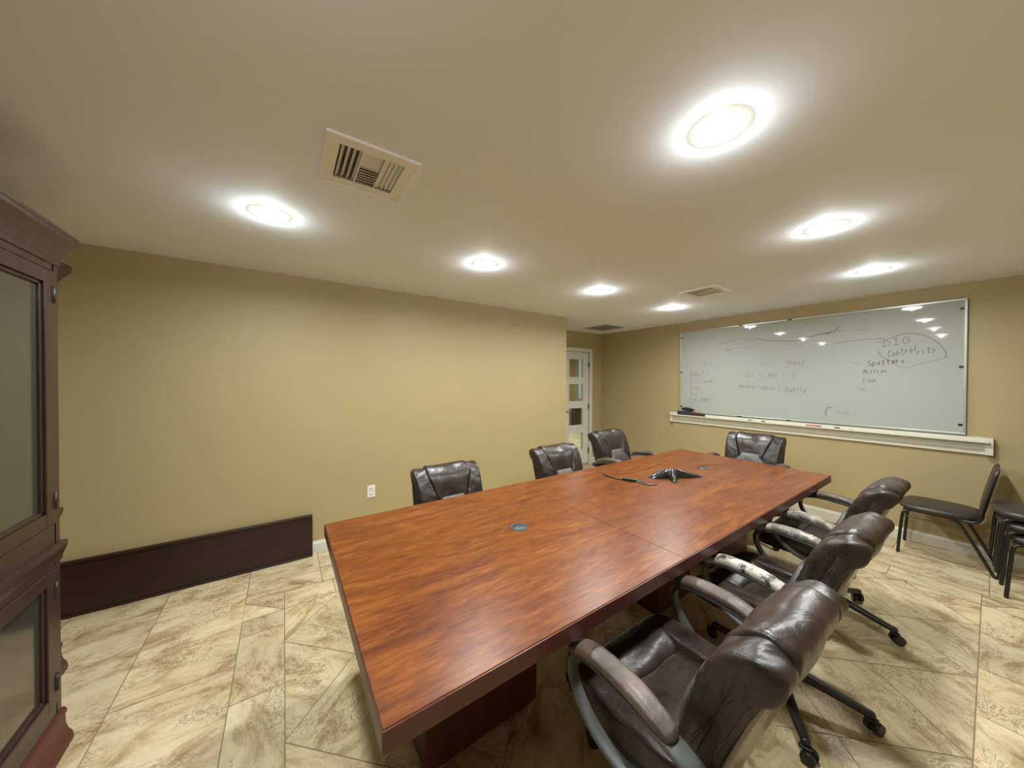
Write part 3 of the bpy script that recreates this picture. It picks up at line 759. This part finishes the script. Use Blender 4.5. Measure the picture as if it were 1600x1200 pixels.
# ------------------------------------------------------------------ stacking side chairs (front towards -x)
def side_chair():
    root = empty('side_chair')
    def tube(name, pts, r=0.011):
        bm = bmesh.new(); sweep(bm, [(*p, r, r) for p in pts], n=12, sub=5); return make(name, bm, M['black_metal'], root)
    bm = bmesh.new()
    sec_pts = []
    n = 40
    prof = [(0.0, 0.400), (0.93, 0.400), (0.985, 0.408), (1.0, 0.420), (0.985, 0.432), (0.90, 0.446), (0.6, 0.455), (0.0, 0.458)]
    rings = []
    for r, z in prof:
        ring = []
        for i in range(n):
            th = 2*PI*i/n; c, s = math.cos(th), math.sin(th)
            x = math.copysign(abs(c)**(2/3.4), c)*0.225*r; y = math.copysign(abs(s)**(2/3.4), s)*0.215*r*(1-0.10*(x/0.225))
            ring.append(bm.verts.new((x, y, z)) )
        rings.append(ring)
    for A, B in zip(rings[1:], rings[2:]):
        for i in range(n):
            try:
                f = bm.faces.new((A[i], A[(i+1) % n], B[(i+1) % n], B[i])); f.smooth = True
            except ValueError: pass
    bm.faces.new(rings[1][::-1])
    bmesh.ops.remove_doubles(bm, verts=bm.verts, dist=1e-6)
    make('seat', bm, M['black_vinyl'], root)
    bm = bmesh.new()
    for sg in (-1, 1): box(bm, -0.19, 0.19, sg*0.175-0.01, sg*0.175+0.01, 0.385, 0.401, 0.003)
    box(bm, -0.19, -0.17, -0.175, 0.175, 0.385, 0.401, 0.003)
    make('seat_frame', bm, M['black_metal'], root)
    for sg in (-1, 1):
        tube('leg', [(-0.155, sg*0.175, 0.385), (-0.178, sg*0.178, 0.375), (-0.192, sg*0.182, 0.340), (-0.205, sg*0.188, 0.18), (-0.215, sg*0.192, 0.008)])
        tube('leg', [(0.06, sg*0.178, 0.385), (0.095, sg*0.180, 0.372), (0.125, sg*0.182, 0.33), (0.20, sg*0.187, 0.17), (0.262, sg*0.192, 0.030), (0.285, sg*0.192, 0.010)])
        tube('back_upright', [(0.12, sg*0.175, 0.393), (0.175, sg*0.178, 0.395), (0.203, sg*0.18, 0.425), (0.218, sg*0.18, 0.50), (0.246, sg*0.175, 0.65), (0.270, sg*0.165, 0.78)])
        tube('side_rail', [(-0.193, sg*0.182, 0.335), (0.0, sg*0.184, 0.333), (0.125, sg*0.182, 0.33)], 0.004)
    bm = bmesh.new()
    sec = [(0.0, -0.19), (0.013, -0.17), (0.018, 0.0), (0.015, 0.17), (0.0, 0.20), (-0.013, 0.18), (-0.014, 0.0), (-0.012, -0.17)]
    g = bmesh.new()
    cushion(g, sec, lambda s, y, z: 0.200*s, ends=(0.25, 0.25), seed=20, wr=0.001)
    mt_ = Matrix.Translation((0.240, 0, 0.640)) @ Matrix.Rotation(math.radians(11), 4, 'Y') @ Matrix.Rotation(math.radians(90), 4, 'Z')
    merge(bm, g, mt_)
    make('backrest', bm, M['black_vinyl'], root)
    return root
s1 = side_chair(); s1.location = (-0.250, 4.675, 0)
tag(s1, 'black vinyl side chair with bent tube legs standing alone against the back wall', 'chair', 'black vinyl side chairs by the back wall')
scan()
for k, lb in enumerate(('black vinyl side chair, lowest of the stack at the right edge',
                        'black vinyl side chair, middle one of the stack at the right edge',
                        'black vinyl side chair, topmost of the stack at the right edge')):
    s2 = copy_tree(s1); s2.location = (0.268-0.020*k, 4.36, 0.082*k); s2.rotation_euler = (0, 0, math.radians(4))
    tag(s2, lb, 'chair', 'black vinyl side chairs by the back wall')

# ------------------------------------------------------------------ whiteboard, ledge and things on it
WX0, WX1, WZ0, WZ1 = -2.677, -0.131, 1.044, 2.244
wb = empty('whiteboard', ((WX0+WX1)/2, YB, (WZ0))); tag(wb, 'large white dry-erase board with thin metal frame and faded handwriting on the back wall', 'whiteboard')
wx = (WX0+WX1)/2; hw = (WX1-WX0)/2; hh = WZ1-WZ0
bm = bmesh.new(); box(bm, -hw+0.004, hw-0.004, -0.016, -0.001, 0.004, hh-0.004); make('writing_surface', bm, M['board'], wb)
bm = bmesh.new(); t = 0.018
for a in ((-hw, hw, 0, t), (-hw, hw, hh-t, hh)): box(bm, a[0], a[1], -0.024, -0.0005, a[2], a[3], 0.003)
for a in ((-hw, -hw+t, t, hh-t), (hw-t, hw, t, hh-t)): box(bm, a[0], a[1], -0.024, -0.0005, a[2], a[3], 0.003)
make('frame', bm, M['alu'], wb)
for sx_ in (-1, 1):
    for zz in (0.09, 0.6, hh-0.09):
        bm = bmesh.new(); box(bm, sx_*(hw-0.03)-0.012, sx_*(hw-0.03)+0.012, -0.027, -0.015, zz-0.008, zz+0.008, 0.002); make('mounting_clip', bm, M['black_plastic'], wb)
for sx_ in (-0.47, 0.04):
    for zz in (0.008, hh-0.008):
        bm = bmesh.new(); box(bm, sx_-0.02, sx_+0.02, -0.028, -0.02, zz-0.006, zz+0.006, 0.002); make('mounting_clip', bm, M['black_plastic'], wb)
# handwriting strokes
FONT = {
 'A': [[(0, 0), (.5, 1), (1, 0)], [(.2, .4), (.8, .4)]], 'B': [[(0, 0), (0, 1), (.7, .95), (.7, .6), (0, .5), (.8, .45), (.8, .05), (0, 0)]],
 'C': [[(.95, .85), (.5, 1), (.05, .6), (.1, .2), (.5, 0), (.95, .12)]], 'D': [[(0, 0), (.1, 1), (.8, .75), (.85, .3), (0, 0)]],
 'E': [[(.9, 1), (0, 1), (0, 0), (.9, 0)], [(0, .5), (.7, .5)]], 'F': [[(.9, 1), (0, 1), (0, 0)], [(0, .5), (.7, .5)]],
 'G': [[(.95, .85), (.4, 1), (.05, .5), (.4, 0), (.9, .2), (.9, .5), (.5, .5)]], 'H': [[(0, 0), (0, 1)], [(.9, 0), (.9, 1)], [(0, .5), (.9, .5)]],
 'I': [[(.4, 0), (.4, 1)], [(.05, 0), (.8, 0)], [(.05, 1), (.8, 1)]], 'K': [[(0, 0), (0, 1)], [(.8, 1), (0, .45), (.85, 0)]],
 'M': [[(0, 0), (.1, 1), (.5, .3), (.9, 1), (1, 0)]], 'N': [[(0, 0), (0, 1), (.9, 0), (.9, 1)]], 'O': [[(.5, 1), (.05, .6), (.2, .05), (.8, .1), (.95, .6), (.5, 1)]],
 'P': [[(0, 0), (0, 1), (.8, .85), (.7, .5), (0, .45)]], 'R': [[(0, 0), (0, 1), (.8, .85), (.7, .5), (0, .45), (.85, 0)]], 'S': [[(.9, .9), (.4, 1), (.1, .7), (.8, .35), (.6, 0), (.05, .1)]],
 'T': [[(0, 1), (1, 1)], [(.5, 1), (.5, 0)]], 'U': [[(0, 1), (.1, .2), (.5, 0), (.9, .2), (.95, 1)]], 'Y': [[(0, 1), (.45, .5)], [(.95, 1), (.2, -.3)]],
 'a': [[(.8, .55), (.3, .6), (.1, .2), (.4, 0), (.8, .5), (.85, 0)]], 'b': [[(0, 1), (0, 0), (.6, .05), (.7, .5), (0, .5)]], 'c': [[(.8, .5), (.3, .6), (.1, .2), (.8, .05)]],
 'e': [[(.1, .3), (.8, .35), (.5, .62), (.1, .3), (.4, 0), (.85, .1)]], 'f': [[(.7, 1), (.3, .9), (.3, 0)], [(0, .55), (.6, .55)]], 'h': [[(0, 0), (0, 1)], [(0, .4), (.5, .6), (.7, 0)]],
 'i': [[(.3, .6), (.3, 0)]], 'k': [[(0, 0), (0, 1)], [(.6, .6), (0, .3), (.7, 0)]], 'l': [[(.3, 1), (.3, 0)]], 'm': [[(0, 0), (0, .55), (.25, .6), (.4, 0), (.5, .55), (.75, .6), (.9, 0)]],
 'n': [[(0, 0), (.05, .6), (.5, .6), (.75, 0)]], 'o': [[(.4, .6), (.1, .3), (.4, 0), (.75, .3), (.4, .6)]], 'p': [[(0, -.4), (0, .6), (.6, .5), (.5, .05), (0, .1)]],
 'r': [[(.05, 0), (.05, .6)], [(.05, .4), (.6, .6)]], 's': [[(.6, .6), (.1, .45), (.6, .15), (0, 0)]], 't': [[(.35, 1), (.35, 0), (.7, .05)], [(0, .65), (.8, .65)]],
 'u': [[(0, .6), (.1, .05), (.6, .1), (.7, .6), (.75, 0)]], 'y': [[(0, .6), (.35, .1)], [(.8, .6), (.1, -.4)]], '/': [[(.1, -.1), (.7, 1.1)]], '-': [[(0, .45), (.9, .5)]],
 '(': [[(.6, 1.1), (.1, .6), (.2, .1), (.6, -.1)]], '2': [[(.05, .8), (.5, 1), (.8, .7), (0, 0), (.9, 0)]], '8': [[(.5, .5), (.1, .8), (.5, 1), (.85, .8), (.1, .2), (.5, 0), (.85, .25), (.5, .5)]],
 '5': [[(.85, 1), (.1, 1), (.1, .55), (.7, .55), (.7, .1), (0, 0)]], '6': [[(.8, 1), (.1, .4), (.5, 0), (.8, .3), (.1, .4)]], '.': [[(.4, 0), (.45, .05)]], ' ': []}
def ribbon(bm, pts, w_, y=-0.0168):
    P = cr([(p[0], p[1]) for p in pts], 4) if len(pts) > 2 else list(pts)
    h_ = w_/2
    L_ = []; R_ = []
    for i, p in enumerate(P):
        a = P[max(i-1, 0)]; b_ = P[min(i+1, len(P)-1)]
        d = Vector((b_[0]-a[0], b_[1]-a[1])); d = d.normalized() if d.length > 1e-9 else Vector((1, 0))
        nn = Vector((-d.y, d.x))*h_
        L_.append(bm.verts.new((p[0]-wx+nn.x, y, p[1]-WZ0+nn.y))); R_.append(bm.verts.new((p[0]-wx-nn.x, y, p[1]-WZ0-nn.y)))
    for i in range(len(P)-1):
        try: bm.faces.new((L_[i], L_[i+1], R_[i+1], R_[i]))
        except ValueError: pass
def write(bm, txt, x0, z0, x1, z1, hgt, w_=0.006, jit=0.05):
    n = len(txt); st = (x1-x0)/n; sl = (z1-z0)/(x1-x0)
    for i, ch in enumerate(txt):
        for pl in FONT.get(ch, []):
            q_ = []
            for (a, b_) in pl:
                X = x0+st*(i+0.80*a+random.uniform(-jit, jit)); q_.append((X, z0+sl*(X-x0)+hgt*(b_+random.uniform(-jit, jit))))
            ribbon(bm, q_, w_)
def line(pts, w_, mat):
    bm = bmesh.new(); ribbon(bm, pts, w_); make('marker_line', bm, mat, wb)
def word(txt, x0, z0, x1, z1, hgt, w_, mat):
    for k, part in enumerate(txt.split(' ')):
        if not part: continue
        i0 = len(' '.join(txt.split(' ')[:k]))+(1 if k else 0); n = len(txt)
        a0 = x0+(x1-x0)*i0/n; a1 = x0+(x1-x0)*(i0+len(part))/n; sl = (z1-z0)/(x1-x0)
        bm = bmesh.new(); write(bm, part, a0, z0+sl*(a0-x0), a1, z0+sl*(a1-x0), hgt, w_); make('handwritten_word', bm, mat, wb)
DK, FT, RD = M['ink_dark'], M['ink_faint'], M['ink_red']
for pl in ([(-2.121, 2.019), (-2.05, 2.032), (-1.98, 2.046)], [(-2.055, 1.925), (-1.979, 1.932)], [(-1.687, 2.055), (-1.611, 2.015), (-1.47, 1.998), (-1.315, 1.983), (-1.22, 2.005), (-1.003, 2.058)],
           [(-1.055, 2.028), (-0.992, 2.049), (-0.947, 2.091), (-0.931, 2.098)]): line(pl, 0.006, DK)
MD = plain('ink_mid_grey', (0.18, 0.17, 0.165), 0.6)
for pl in ([(-0.672, 1.906), (-0.595, 1.93), (-0.495, 1.97), (-0.412, 1.963), (-0.338, 1.919), (-0.279, 1.851), (-0.243, 1.773), (-0.248, 1.726)],
           [(-0.664, 1.822), (-0.621, 1.746), (-0.559, 1.717), (-0.525, 1.731)], [(-0.99, 1.922), (-0.85, 1.936), (-0.708, 1.944), (-0.616, 1.94)]): line(pl, 0.0055, MD)
for pl in ([(-1.98, 2.046), (-1.824, 2.061), (-1.771, 2.056), (-1.702, 2.024)], [(-1.979, 1.932), (-1.889, 1.942), (-1.717, 1.941)], [(-1.433, 1.987), (-1.314, 1.919), (-1.245, 1.941)],
           [(-1.055, 2.036), (-0.947, 2.053), (-0.828, 2.046), (-0.709, 2.042)], [(-0.248, 1.726), (-0.306, 1.701), (-0.397, 1.68), (-0.479, 1.639), (-0.565, 1.692)],
           [(-1.663, 1.725), (-1.6, 1.722), (-1.534, 1.718)], [(-0.844, 1.715), (-0.81, 1.695), (-0.779, 1.705)], [(-2.535, 1.597), (-2.34, 1.602)]): line(pl, 0.0045, FT)
for a in (('DIG', -0.622, 1.850, -0.44, 1.885, 0.062, 0.0055, MD), ('Control', -0.590, 1.750, -0.40, 1.800, 0.06, 0.006, MD), ('rity', -0.41, 1.765, -0.29, 1.795, 0.05, 0.005, MD), ('EYE PRO', -2.524, 1.200, -2.235, 1.215, 0.058, 0.005, MD),
          ('IPT', -2.365, 1.715, -2.21, 1.722, 0.06, 0.0045, FT), ('Funk Kit', -2.52, 1.606, -2.25, 1.618, 0.045, 0.005, FT), ('ETC/', -2.52, 1.545, -2.34, 1.552, 0.042, 0.0045, FT), ('ECC Comm', -2.52, 1.480, -2.21, 1.494, 0.045, 0.0045, FT),
          ('Plan', -2.515, 1.385, -2.37, 1.390, 0.045, 0.0045, FT), ('Ins', -2.515, 1.300, -2.40, 1.305, 0.045, 0.0045, FT), ('2H - 8H - 5', -1.819, 1.560, -1.285, 1.556, 0.06, 0.0055, FT),
          ('Reconaissance / Shuttle', -1.889, 1.428, -1.206, 1.380, 0.058, 0.0055, FT), ('Shoot', -1.393, 1.709, -1.215, 1.706, 0.048, 0.0055, FT), ('Million', -0.756, 1.592, -0.592, 1.600, 0.04, 0.0055, MD), ('Fam', -0.755, 1.498, -0.667, 1.508, 0.042, 0.005, FT),
          ('m', -0.769, 1.418, -0.730, 1.422, 0.03, 0.006, FT), ('con l', -0.946, 1.158, -0.789, 1.172, 0.045, 0.004, FT), ('Spotters', -0.727, 1.672, -0.473, 1.694, 0.048, 0.006, RD)): word(*a)
line([(-0.984, 1.234), (-1.02, 1.225), (-1.038, 1.20), (-1.041, 1.135)], 0.006, RD)

# ledge
bm = bmesh.new()
A0, A1 = -2.785, -0.012
prof = [(0.0, 0.892), (0.022, 0.892), (0.022, 0.925), (0.030, 0.932), (0.030, 0.955), (0.040, 0.965), (0.040, 0.985), (0.075, 0.992), (0.088, 0.998), (0.088, 1.012), (0.080, 1.012), (0.080, 1.006), (0.026, 1.004), (0.026, 1.036), (0.0, 1.036)]
V0 = [bm.verts.new((A0, YB-a, z)) for a, z in prof]; V1 = [bm.verts.new((A1, YB-a, z)) for a, z in prof]
for i in range(len(prof)): bm.faces.new((V0[i], V0[(i+1) % len(prof)], V1[(i+1) % len(prof)], V1[i]))
bm.faces.new(V0[::-1]); bm.faces.new(V1)
ledge = empty('marker_ledge', ((A0+A1)/2, YB, 0.892)); tag(ledge, 'long white moulded wooden ledge running under the whiteboard', 'ledge')
bmesh.ops.translate(bm, verts=bm.verts, vec=(-(A0+A1)/2, -YB, -0.892))
make('moulding', bm, M['white'], ledge)
bm = bmesh.new()
hl = (A1-A0)/2
for sg in (-1, 1): box(bm, sg*hl-0.02, sg*hl+0.02, -0.052, -0.0005, 0, 0.145, 0.003)
make('end_block', bm, M['white'], ledge)
LZ = 1.005
# eraser caddy
root = empty('eraser_caddy', (-2.50, YB-0.053, LZ)); tag(root, 'grey-black marker caddy holding an orange marker at the left end of the ledge', 'caddy')
bm = bmesh.new(); sweep(bm, [(-0.165, 0, 0.034, 0.022, 0.030), (-0.08, 0, 0.030, 0.024, 0.028), (0.08, 0, 0.026, 0.024, 0.025), (0.185, 0, 0.022, 0.022, 0.021)], side=(0, 1, 0), n=14, ex=5)
make('tray', bm, M['felt'], root)
bm = bmesh.new(); cyl(bm, (0.03, -0.004, 0.062), (0.15, -0.004, 0.052), 0.008); o = make('marker', bm, M['orange'], root); tag(o, 'orange marker lying in the caddy')
root = empty('whiteboard_eraser', (-2.53, YB-0.05, LZ+0.058)); tag(root, 'small black whiteboard eraser with handle sitting on the caddy', 'eraser')
bm = bmesh.new(); box(bm, -0.03, 0.025, -0.018, 0.018, 0.0, 0.025, 0.004); make('felt_pad', bm, M['felt'], root)
bm = bmesh.new(); sweep(bm, [(-0.085, 0, 0.040, 0.018, 0.012), (-0.03, 0, 0.045, 0.02, 0.016), (0.04, 0, 0.038, 0.02, 0.015), (0.08, 0, 0.028, 0.018, 0.009)], side=(0, 1, 0), ex=3); make('handle', bm, M['black_plastic'], root)
def marker(x, mat, capm, label, L_=0.13, flip=1, r=0.0085):
    root = empty('marker', (x, YB-0.066, LZ+r+0.001)); tag(root, label, 'marker', 'dry-erase markers lying on the ledge')
    bm = bmesh.new(); cyl(bm, (-L_/2*flip, 0, 0), (L_*0.18*flip, 0, 0), r); make('barrel', bm, mat, root)
    bm = bmesh.new(); cyl(bm, (L_*0.18*flip, 0, 0), (L_/2*flip, 0, 0), r*1.1, r*0.9); make('cap', bm, capm, root)
marker(-1.13, M['red'], plain('dark_red_cap', (0.16, 0.02, 0.02), 0.35), 'red dry-erase marker with dark cap on the ledge')
marker(-0.895, M['plastic_white'], M['black_plastic'], 'white dry-erase marker with black cap, right of the red one', flip=-1)
marker(-1.78, M['plastic_white'], M['green'], 'thin white marker with a green cap, left on the ledge', 0.12)
marker(-1.64, M['plastic_white'], M['grey_plastic'], 'thin pale marker with a grey cap beside the green-capped one', 0.12)

# ------------------------------------------------------------------ outlet
root = empty('wall_outlet', (XL, 0.68, 0.45)); tag(root, 'white double wall outlet low on the blank left wall', 'outlet')
bm = bmesh.new(); box(bm, 0, 0.006, -0.036, 0.036, -0.058, 0.058, 0.002); make('cover_plate', bm, M['plastic_white'], root)
for z in (-0.025, 0.025):
    bm = bmesh.new(); box(bm, 0.005, 0.009, -0.017, 0.017, z-0.015, z+0.015, 0.002); so = make('socket', bm, M['plastic_white'], root)
    bm = bmesh.new()
    for yy in (-0.007, 0.007): box(bm, 0.0085, 0.0095, yy-0.0018, yy+0.0018, z-0.002, z+0.009)
    box(bm, 0.0085, 0.0095, -0.002, 0.002, z-0.010, z-0.006); make('slots', bm, M['black_hole'], so)

# ------------------------------------------------------------------ dark board leaning on the left wall
bd = empty('leaning_board', (XL, -0.55, 0)); tag(bd, 'long dark espresso wood panel with beaded edges leaning on the left wall', 'wood panel')
Y0, Y1 = -1.29+0.55, 0.199+0.55
tilt = math.atan2(0.030, 0.34)
mt_ = Matrix.Translation((0.042, 0, 0.002)) @ Matrix.Rotation(-tilt, 4, 'Y')
bm = bmesh.new(); g = bmesh.new(); box(g, 0.0, 0.018, Y0, Y1, 0.0, 0.345, 0.002); merge(bm, g, mt_); make('panel', bm, M['espresso'], bd)
for z0, z1 in ((0.0, 0.014), (0.325, 0.345)):
    bm = bmesh.new(); g = bmesh.new(); box(g, 0.016, 0.030, Y0, Y1, z0, z1, 0.005); merge(bm, g, mt_); make('edge_bead', bm, M['espresso'], bd)

# ------------------------------------------------------------------ breakfront cabinet
CX, CYF = -1.372, -0.752        # centre x, front face y of the middle block
cab = empty('display_cabinet', (CX, YN, 0)); tag(cab, 'tall dark mahogany glass-door cabinet with crown moulding at the left edge', 'cabinet')
HB = 0.775                      # half width of the middle block
D = CYF-YN                      # depth of the middle block
WD = D-0.20; WW = 0.545        # wings
def front_mould(bm, prof, hx, dep):
    """profile (out, z) swept round the left side, front and right side of a block"""
    n = len(prof); rows = []
    for (x, y, nx, ny) in ((-hx, 0.002, -1, 0), (-hx, dep, -1, 1), (hx, dep, 1, 1), (hx, 0.002, 1, 0)):
        rows.append([bm.verts.new((x+nx*a, y+ny*a, z)) for a, z in prof])
    for A, B in zip(rows, rows[1:]):
        for i in range(n-1): bm.faces.new((A[i], A[i+1], B[i+1], B[i]))
    bm.faces.new(rows[0]); bm.faces.new(rows[-1][::-1])
    bm.faces.new([r[0] for r in rows]); bm.faces.new([r[-1] for r in rows][::-1])
crown = [(0.0, 1.955), (0.012, 1.957), (0.012, 1.985), (0.018, 1.99), (0.022, 2.01), (0.038, 2.035), (0.066, 2.065), (0.088, 2.085), (0.098, 2.095), (0.098, 2.115), (0.104, 2.12), (0.104, 2.135), (0.0, 2.14)]
crown = [(a*0.41, 1.955+(z-1.955)*0.73) for a, z in crown]
ledgep = [(0.0, 0.775), (0.010, 0.78), (0.016, 0.80), (0.034, 0.822), (0.040, 0.835), (0.040, 0.852), (0.0, 0.856)]
basep = [(0.0, 0.0), (0.060, 0.0), (0.066, 0.012), (0.060, 0.035), (0.034, 0.065), (0.022, 0.09), (0.020, 0.125), (0.030, 0.135), (0.026, 0.15), (0.012, 0.16), (0.0, 0.162)]
ledgep = [(a*0.38, z-0.006) for a, z in ledgep]
basep = [(a*0.36, z) for a, z in basep]
for (x0, x1, dep, mid) in ((-HB, HB, D, True), (-HB-WW, -HB-0.001, WD, False), (HB+0.001, HB+WW, WD, False)):
    hx = (x1-x0)/2; loc = ((x0+x1)/2, 0, 0)
    bm = bmesh.new()
    box(bm, -hx, hx, 0.002, dep-0.022, 0.10, 1.99)
    for sg in (-1, 1): box(bm, sg*(hx-0.02)-0.02, sg*(hx-0.02)+0.02, dep-0.023, dep, 0.10, 1.96, 0.002)
    box(bm, -hx+0.03, hx-0.03, dep-0.023, dep, 0.10, 0.205); box(bm, -hx+0.03, hx-0.03, dep-0.023, dep, 0.76, 0.93); box(bm, -hx+0.03, hx-0.03, dep-0.023, dep, 1.93, 1.96)
    make('carcass', bm, M['mahogany'], cab, loc=loc)
    for nmn, pr in (('crown_moulding', crown), ('waist_moulding', ledgep)):
        bm = bmesh.new(); front_mould(bm, pr, hx, dep); make(nmn, bm, M['mahogany'], cab, loc=loc)
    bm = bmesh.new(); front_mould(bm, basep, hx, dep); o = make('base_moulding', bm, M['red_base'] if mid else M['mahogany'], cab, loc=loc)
    if mid: o['label'] = 'base moulding with a red glow painted into its colour'
    nd = 3 if mid else 1
    dw = (2*hx-0.08)/nd
    for k in range(nd):
        a0 = -hx+0.04+k*dw+0.002; a1 = a0+dw-0.004
        for (z0, z1) in ((0.207, 0.757), (0.932, 1.927)):
            bm = bmesh.new(); f = 0.052; y0_, y1_ = dep-0.021, dep+0.003
            box(bm, a0, a0+f, y0_, y1_, z0, z1, 0.003); box(bm, a1-f, a1, y0_, y1_, z0, z1, 0.003)
            box(bm, a0+f, a1-f, y0_, y1_, z0, z0+f, 0.003); box(bm, a0+f, a1-f, y0_, y1_, z1-f, z1, 0.003)
            for (u0, u1, w0, w1) in ((a0+f, a0+f+0.012, z0+f, z1-f), (a1-f-0.012, a1-f, z0+f, z1-f), (a0+f, a1-f, z0+f, z0+f+0.012), (a0+f, a1-f, z1-f-0.012, z1-f)):
                box(bm, u0, u1, y0_, y1_-0.009, w0, w1, 0.002)
            d = make('cabinet_door', bm, M['mahogany'], cab, loc=loc)
            bm = bmesh.new(); box(bm, a0+f+0.004, a1-f-0.004, y0_+0.001, y0_+0.006, z0+f+0.004, z1-f-0.004); make('door_glass', bm, M['cabinet_glass'], d)
            hxx = a0 if k == 0 or (k == 1 and nd == 3) else a1
            for hz in (z0+0.09, z1-0.09):
                bm = bmesh.new(); cyl(bm, (hxx, y1_+0.001, hz-0.032), (hxx, y1_+0.001, hz+0.032), 0.0055); box(bm, hxx-0.012, hxx+0.012, y1_-0.002, y1_+0.002, hz-0.03, hz+0.03)
                make('hinge', bm, M['hinge'], d)
            kx = a1-0.026 if hxx == a0 else a0+0.026
            bm = bmesh.new(); cyl(bm, (kx, y1_, (z0+z1)/2), (kx, y1_+0.018, (z0+z1)/2), 0.006); cyl(bm, (kx, y1_+0.016, (z0+z1)/2), (kx, y1_+0.028, (z0+z1)/2), 0.014, 0.011)
            make('knob', bm, M['hinge'], d)

# ------------------------------------------------------------------ conference phone and cable
ph = empty('conference_phone', (-1.395, 2.455, TZ)); tag(ph, 'glossy black star-shaped conference phone lying on the far half of the table', 'conference phone')

# body: lofted star with four unequal lobes
bm = bmesh.new()
ARMS = [(math.radians(240), 0.190, 0.36), (math.radians(308), 0.150, 0.26), (math.radians(60), 0.250, 0.24), (math.radians(128), 0.150, 0.30)]
nr, nt_ = 14, 96
def prad(th):
    r = 0.052
    for a, l, wd in ARMS:
        d = (th-a+PI) % (2*PI)-PI
        r = max(r, 0) + (l-0.052)*math.exp(-(d/wd)**2)
    return r
rings = []
for i in range(1, nr+1):
    t = i/nr
    ring = []
    for j in range(nt_):
        th = 2*PI*j/nt_; R = prad(th)*t
        hgt = 0.056*(1-t**2)**0.7*math.exp(-(R/0.19)**2)+0.014*(1-t**8)
        cr_ = 0.004*noise.noise(Vector((R*math.cos(th)*28, R*math.sin(th)*28, 3)))
        ring.append(bm.verts.new((R*math.cos(th), R*math.sin(th), max(0.001, hgt+cr_*(1-t)))))
    rings.append(ring)
c0 = bm.verts.new((0, 0, 0.070))
for j in range(nt_): bm.faces.new((c0, rings[0][j], rings[0][(j+1) % nt_])).smooth = True
for A, B in zip(rings, rings[1:]):
    for j in range(nt_): bm.faces.new((A[j], A[(j+1) % nt_], B[(j+1) % nt_], B[j])).smooth = True
make('body', bm, M['phone'], ph)
bm = bmesh.new()
for r_ in range(4):
    for c_ in range(3):
        u = 0.070+r_*0.019; v = (c_-1)*0.020; a = math.radians(240)
        x = u*math.cos(a)-v*math.sin(a); y = u*math.sin(a)+v*math.cos(a)
        zt = 0.056*(1-(u/0.190)**2)**0.7*math.exp(-(u/0.19)**2)+0.013
        box(bm, x-0.006, x+0.006, y-0.006, y+0.006, zt-0.004, zt+0.004, 0.002, rot=Matrix.Rotation(a, 4, 'Z'))
tag(make('keypad', bm, M['phone_grey'], ph), 'grey keypad buttons')
def cable(name, pts, r, mat, parent=None, loc=None):
    bm = bmesh.new(); sweep(bm, [(*p, r, r) for p in pts], n=10, sub=8); return make(name, bm, mat, parent)
CZ = TZ+0.005
cb = empty('power_cable', (-1.62, 2.10, TZ)); tag(cb, 'thin black power cable with inline plug lying left of the black phone on the table', 'cable')
def rel(p): return (p[0]+1.62, p[1]-2.10, p[2])
cable('cord', [rel(p) for p in ((-1.745, 2.075, 0.010), (-1.715, 2.070, 0.005), (-1.66, 2.055, 0.005), (-1.60, 2.065, 0.005), (-1.545, 2.085, 0.007))], 0.0045, M['black_plastic'], cb)
bm = bmesh.new(); sweep(bm, [(*rel((-1.555, 2.080, 0.011)), 0.010, 0.009), (*rel((-1.50, 2.115, 0.012)), 0.013, 0.011), (*rel((-1.475, 2.125, 0.010)), 0.008, 0.008)], n=12, ex=4); make('inline_plug', bm, M['black_plastic'], cb)
cable('cord', [rel(p) for p in ((-1.48, 2.123, 0.007), (-1.455, 2.16, 0.005), (-1.42, 2.15, 0.005), (-1.375, 2.145, 0.005), (-1.345, 2.175, 0.005))], 0.0045, M['grey_plastic'], cb)
cable('cord', [rel(p) for p in ((-1.47, 2.118, 0.007), (-1.44, 2.125, 0.005), (-1.40, 2.12, 0.005), (-1.365, 2.13, 0.005))], 0.004, M['grey_plastic'], cb)
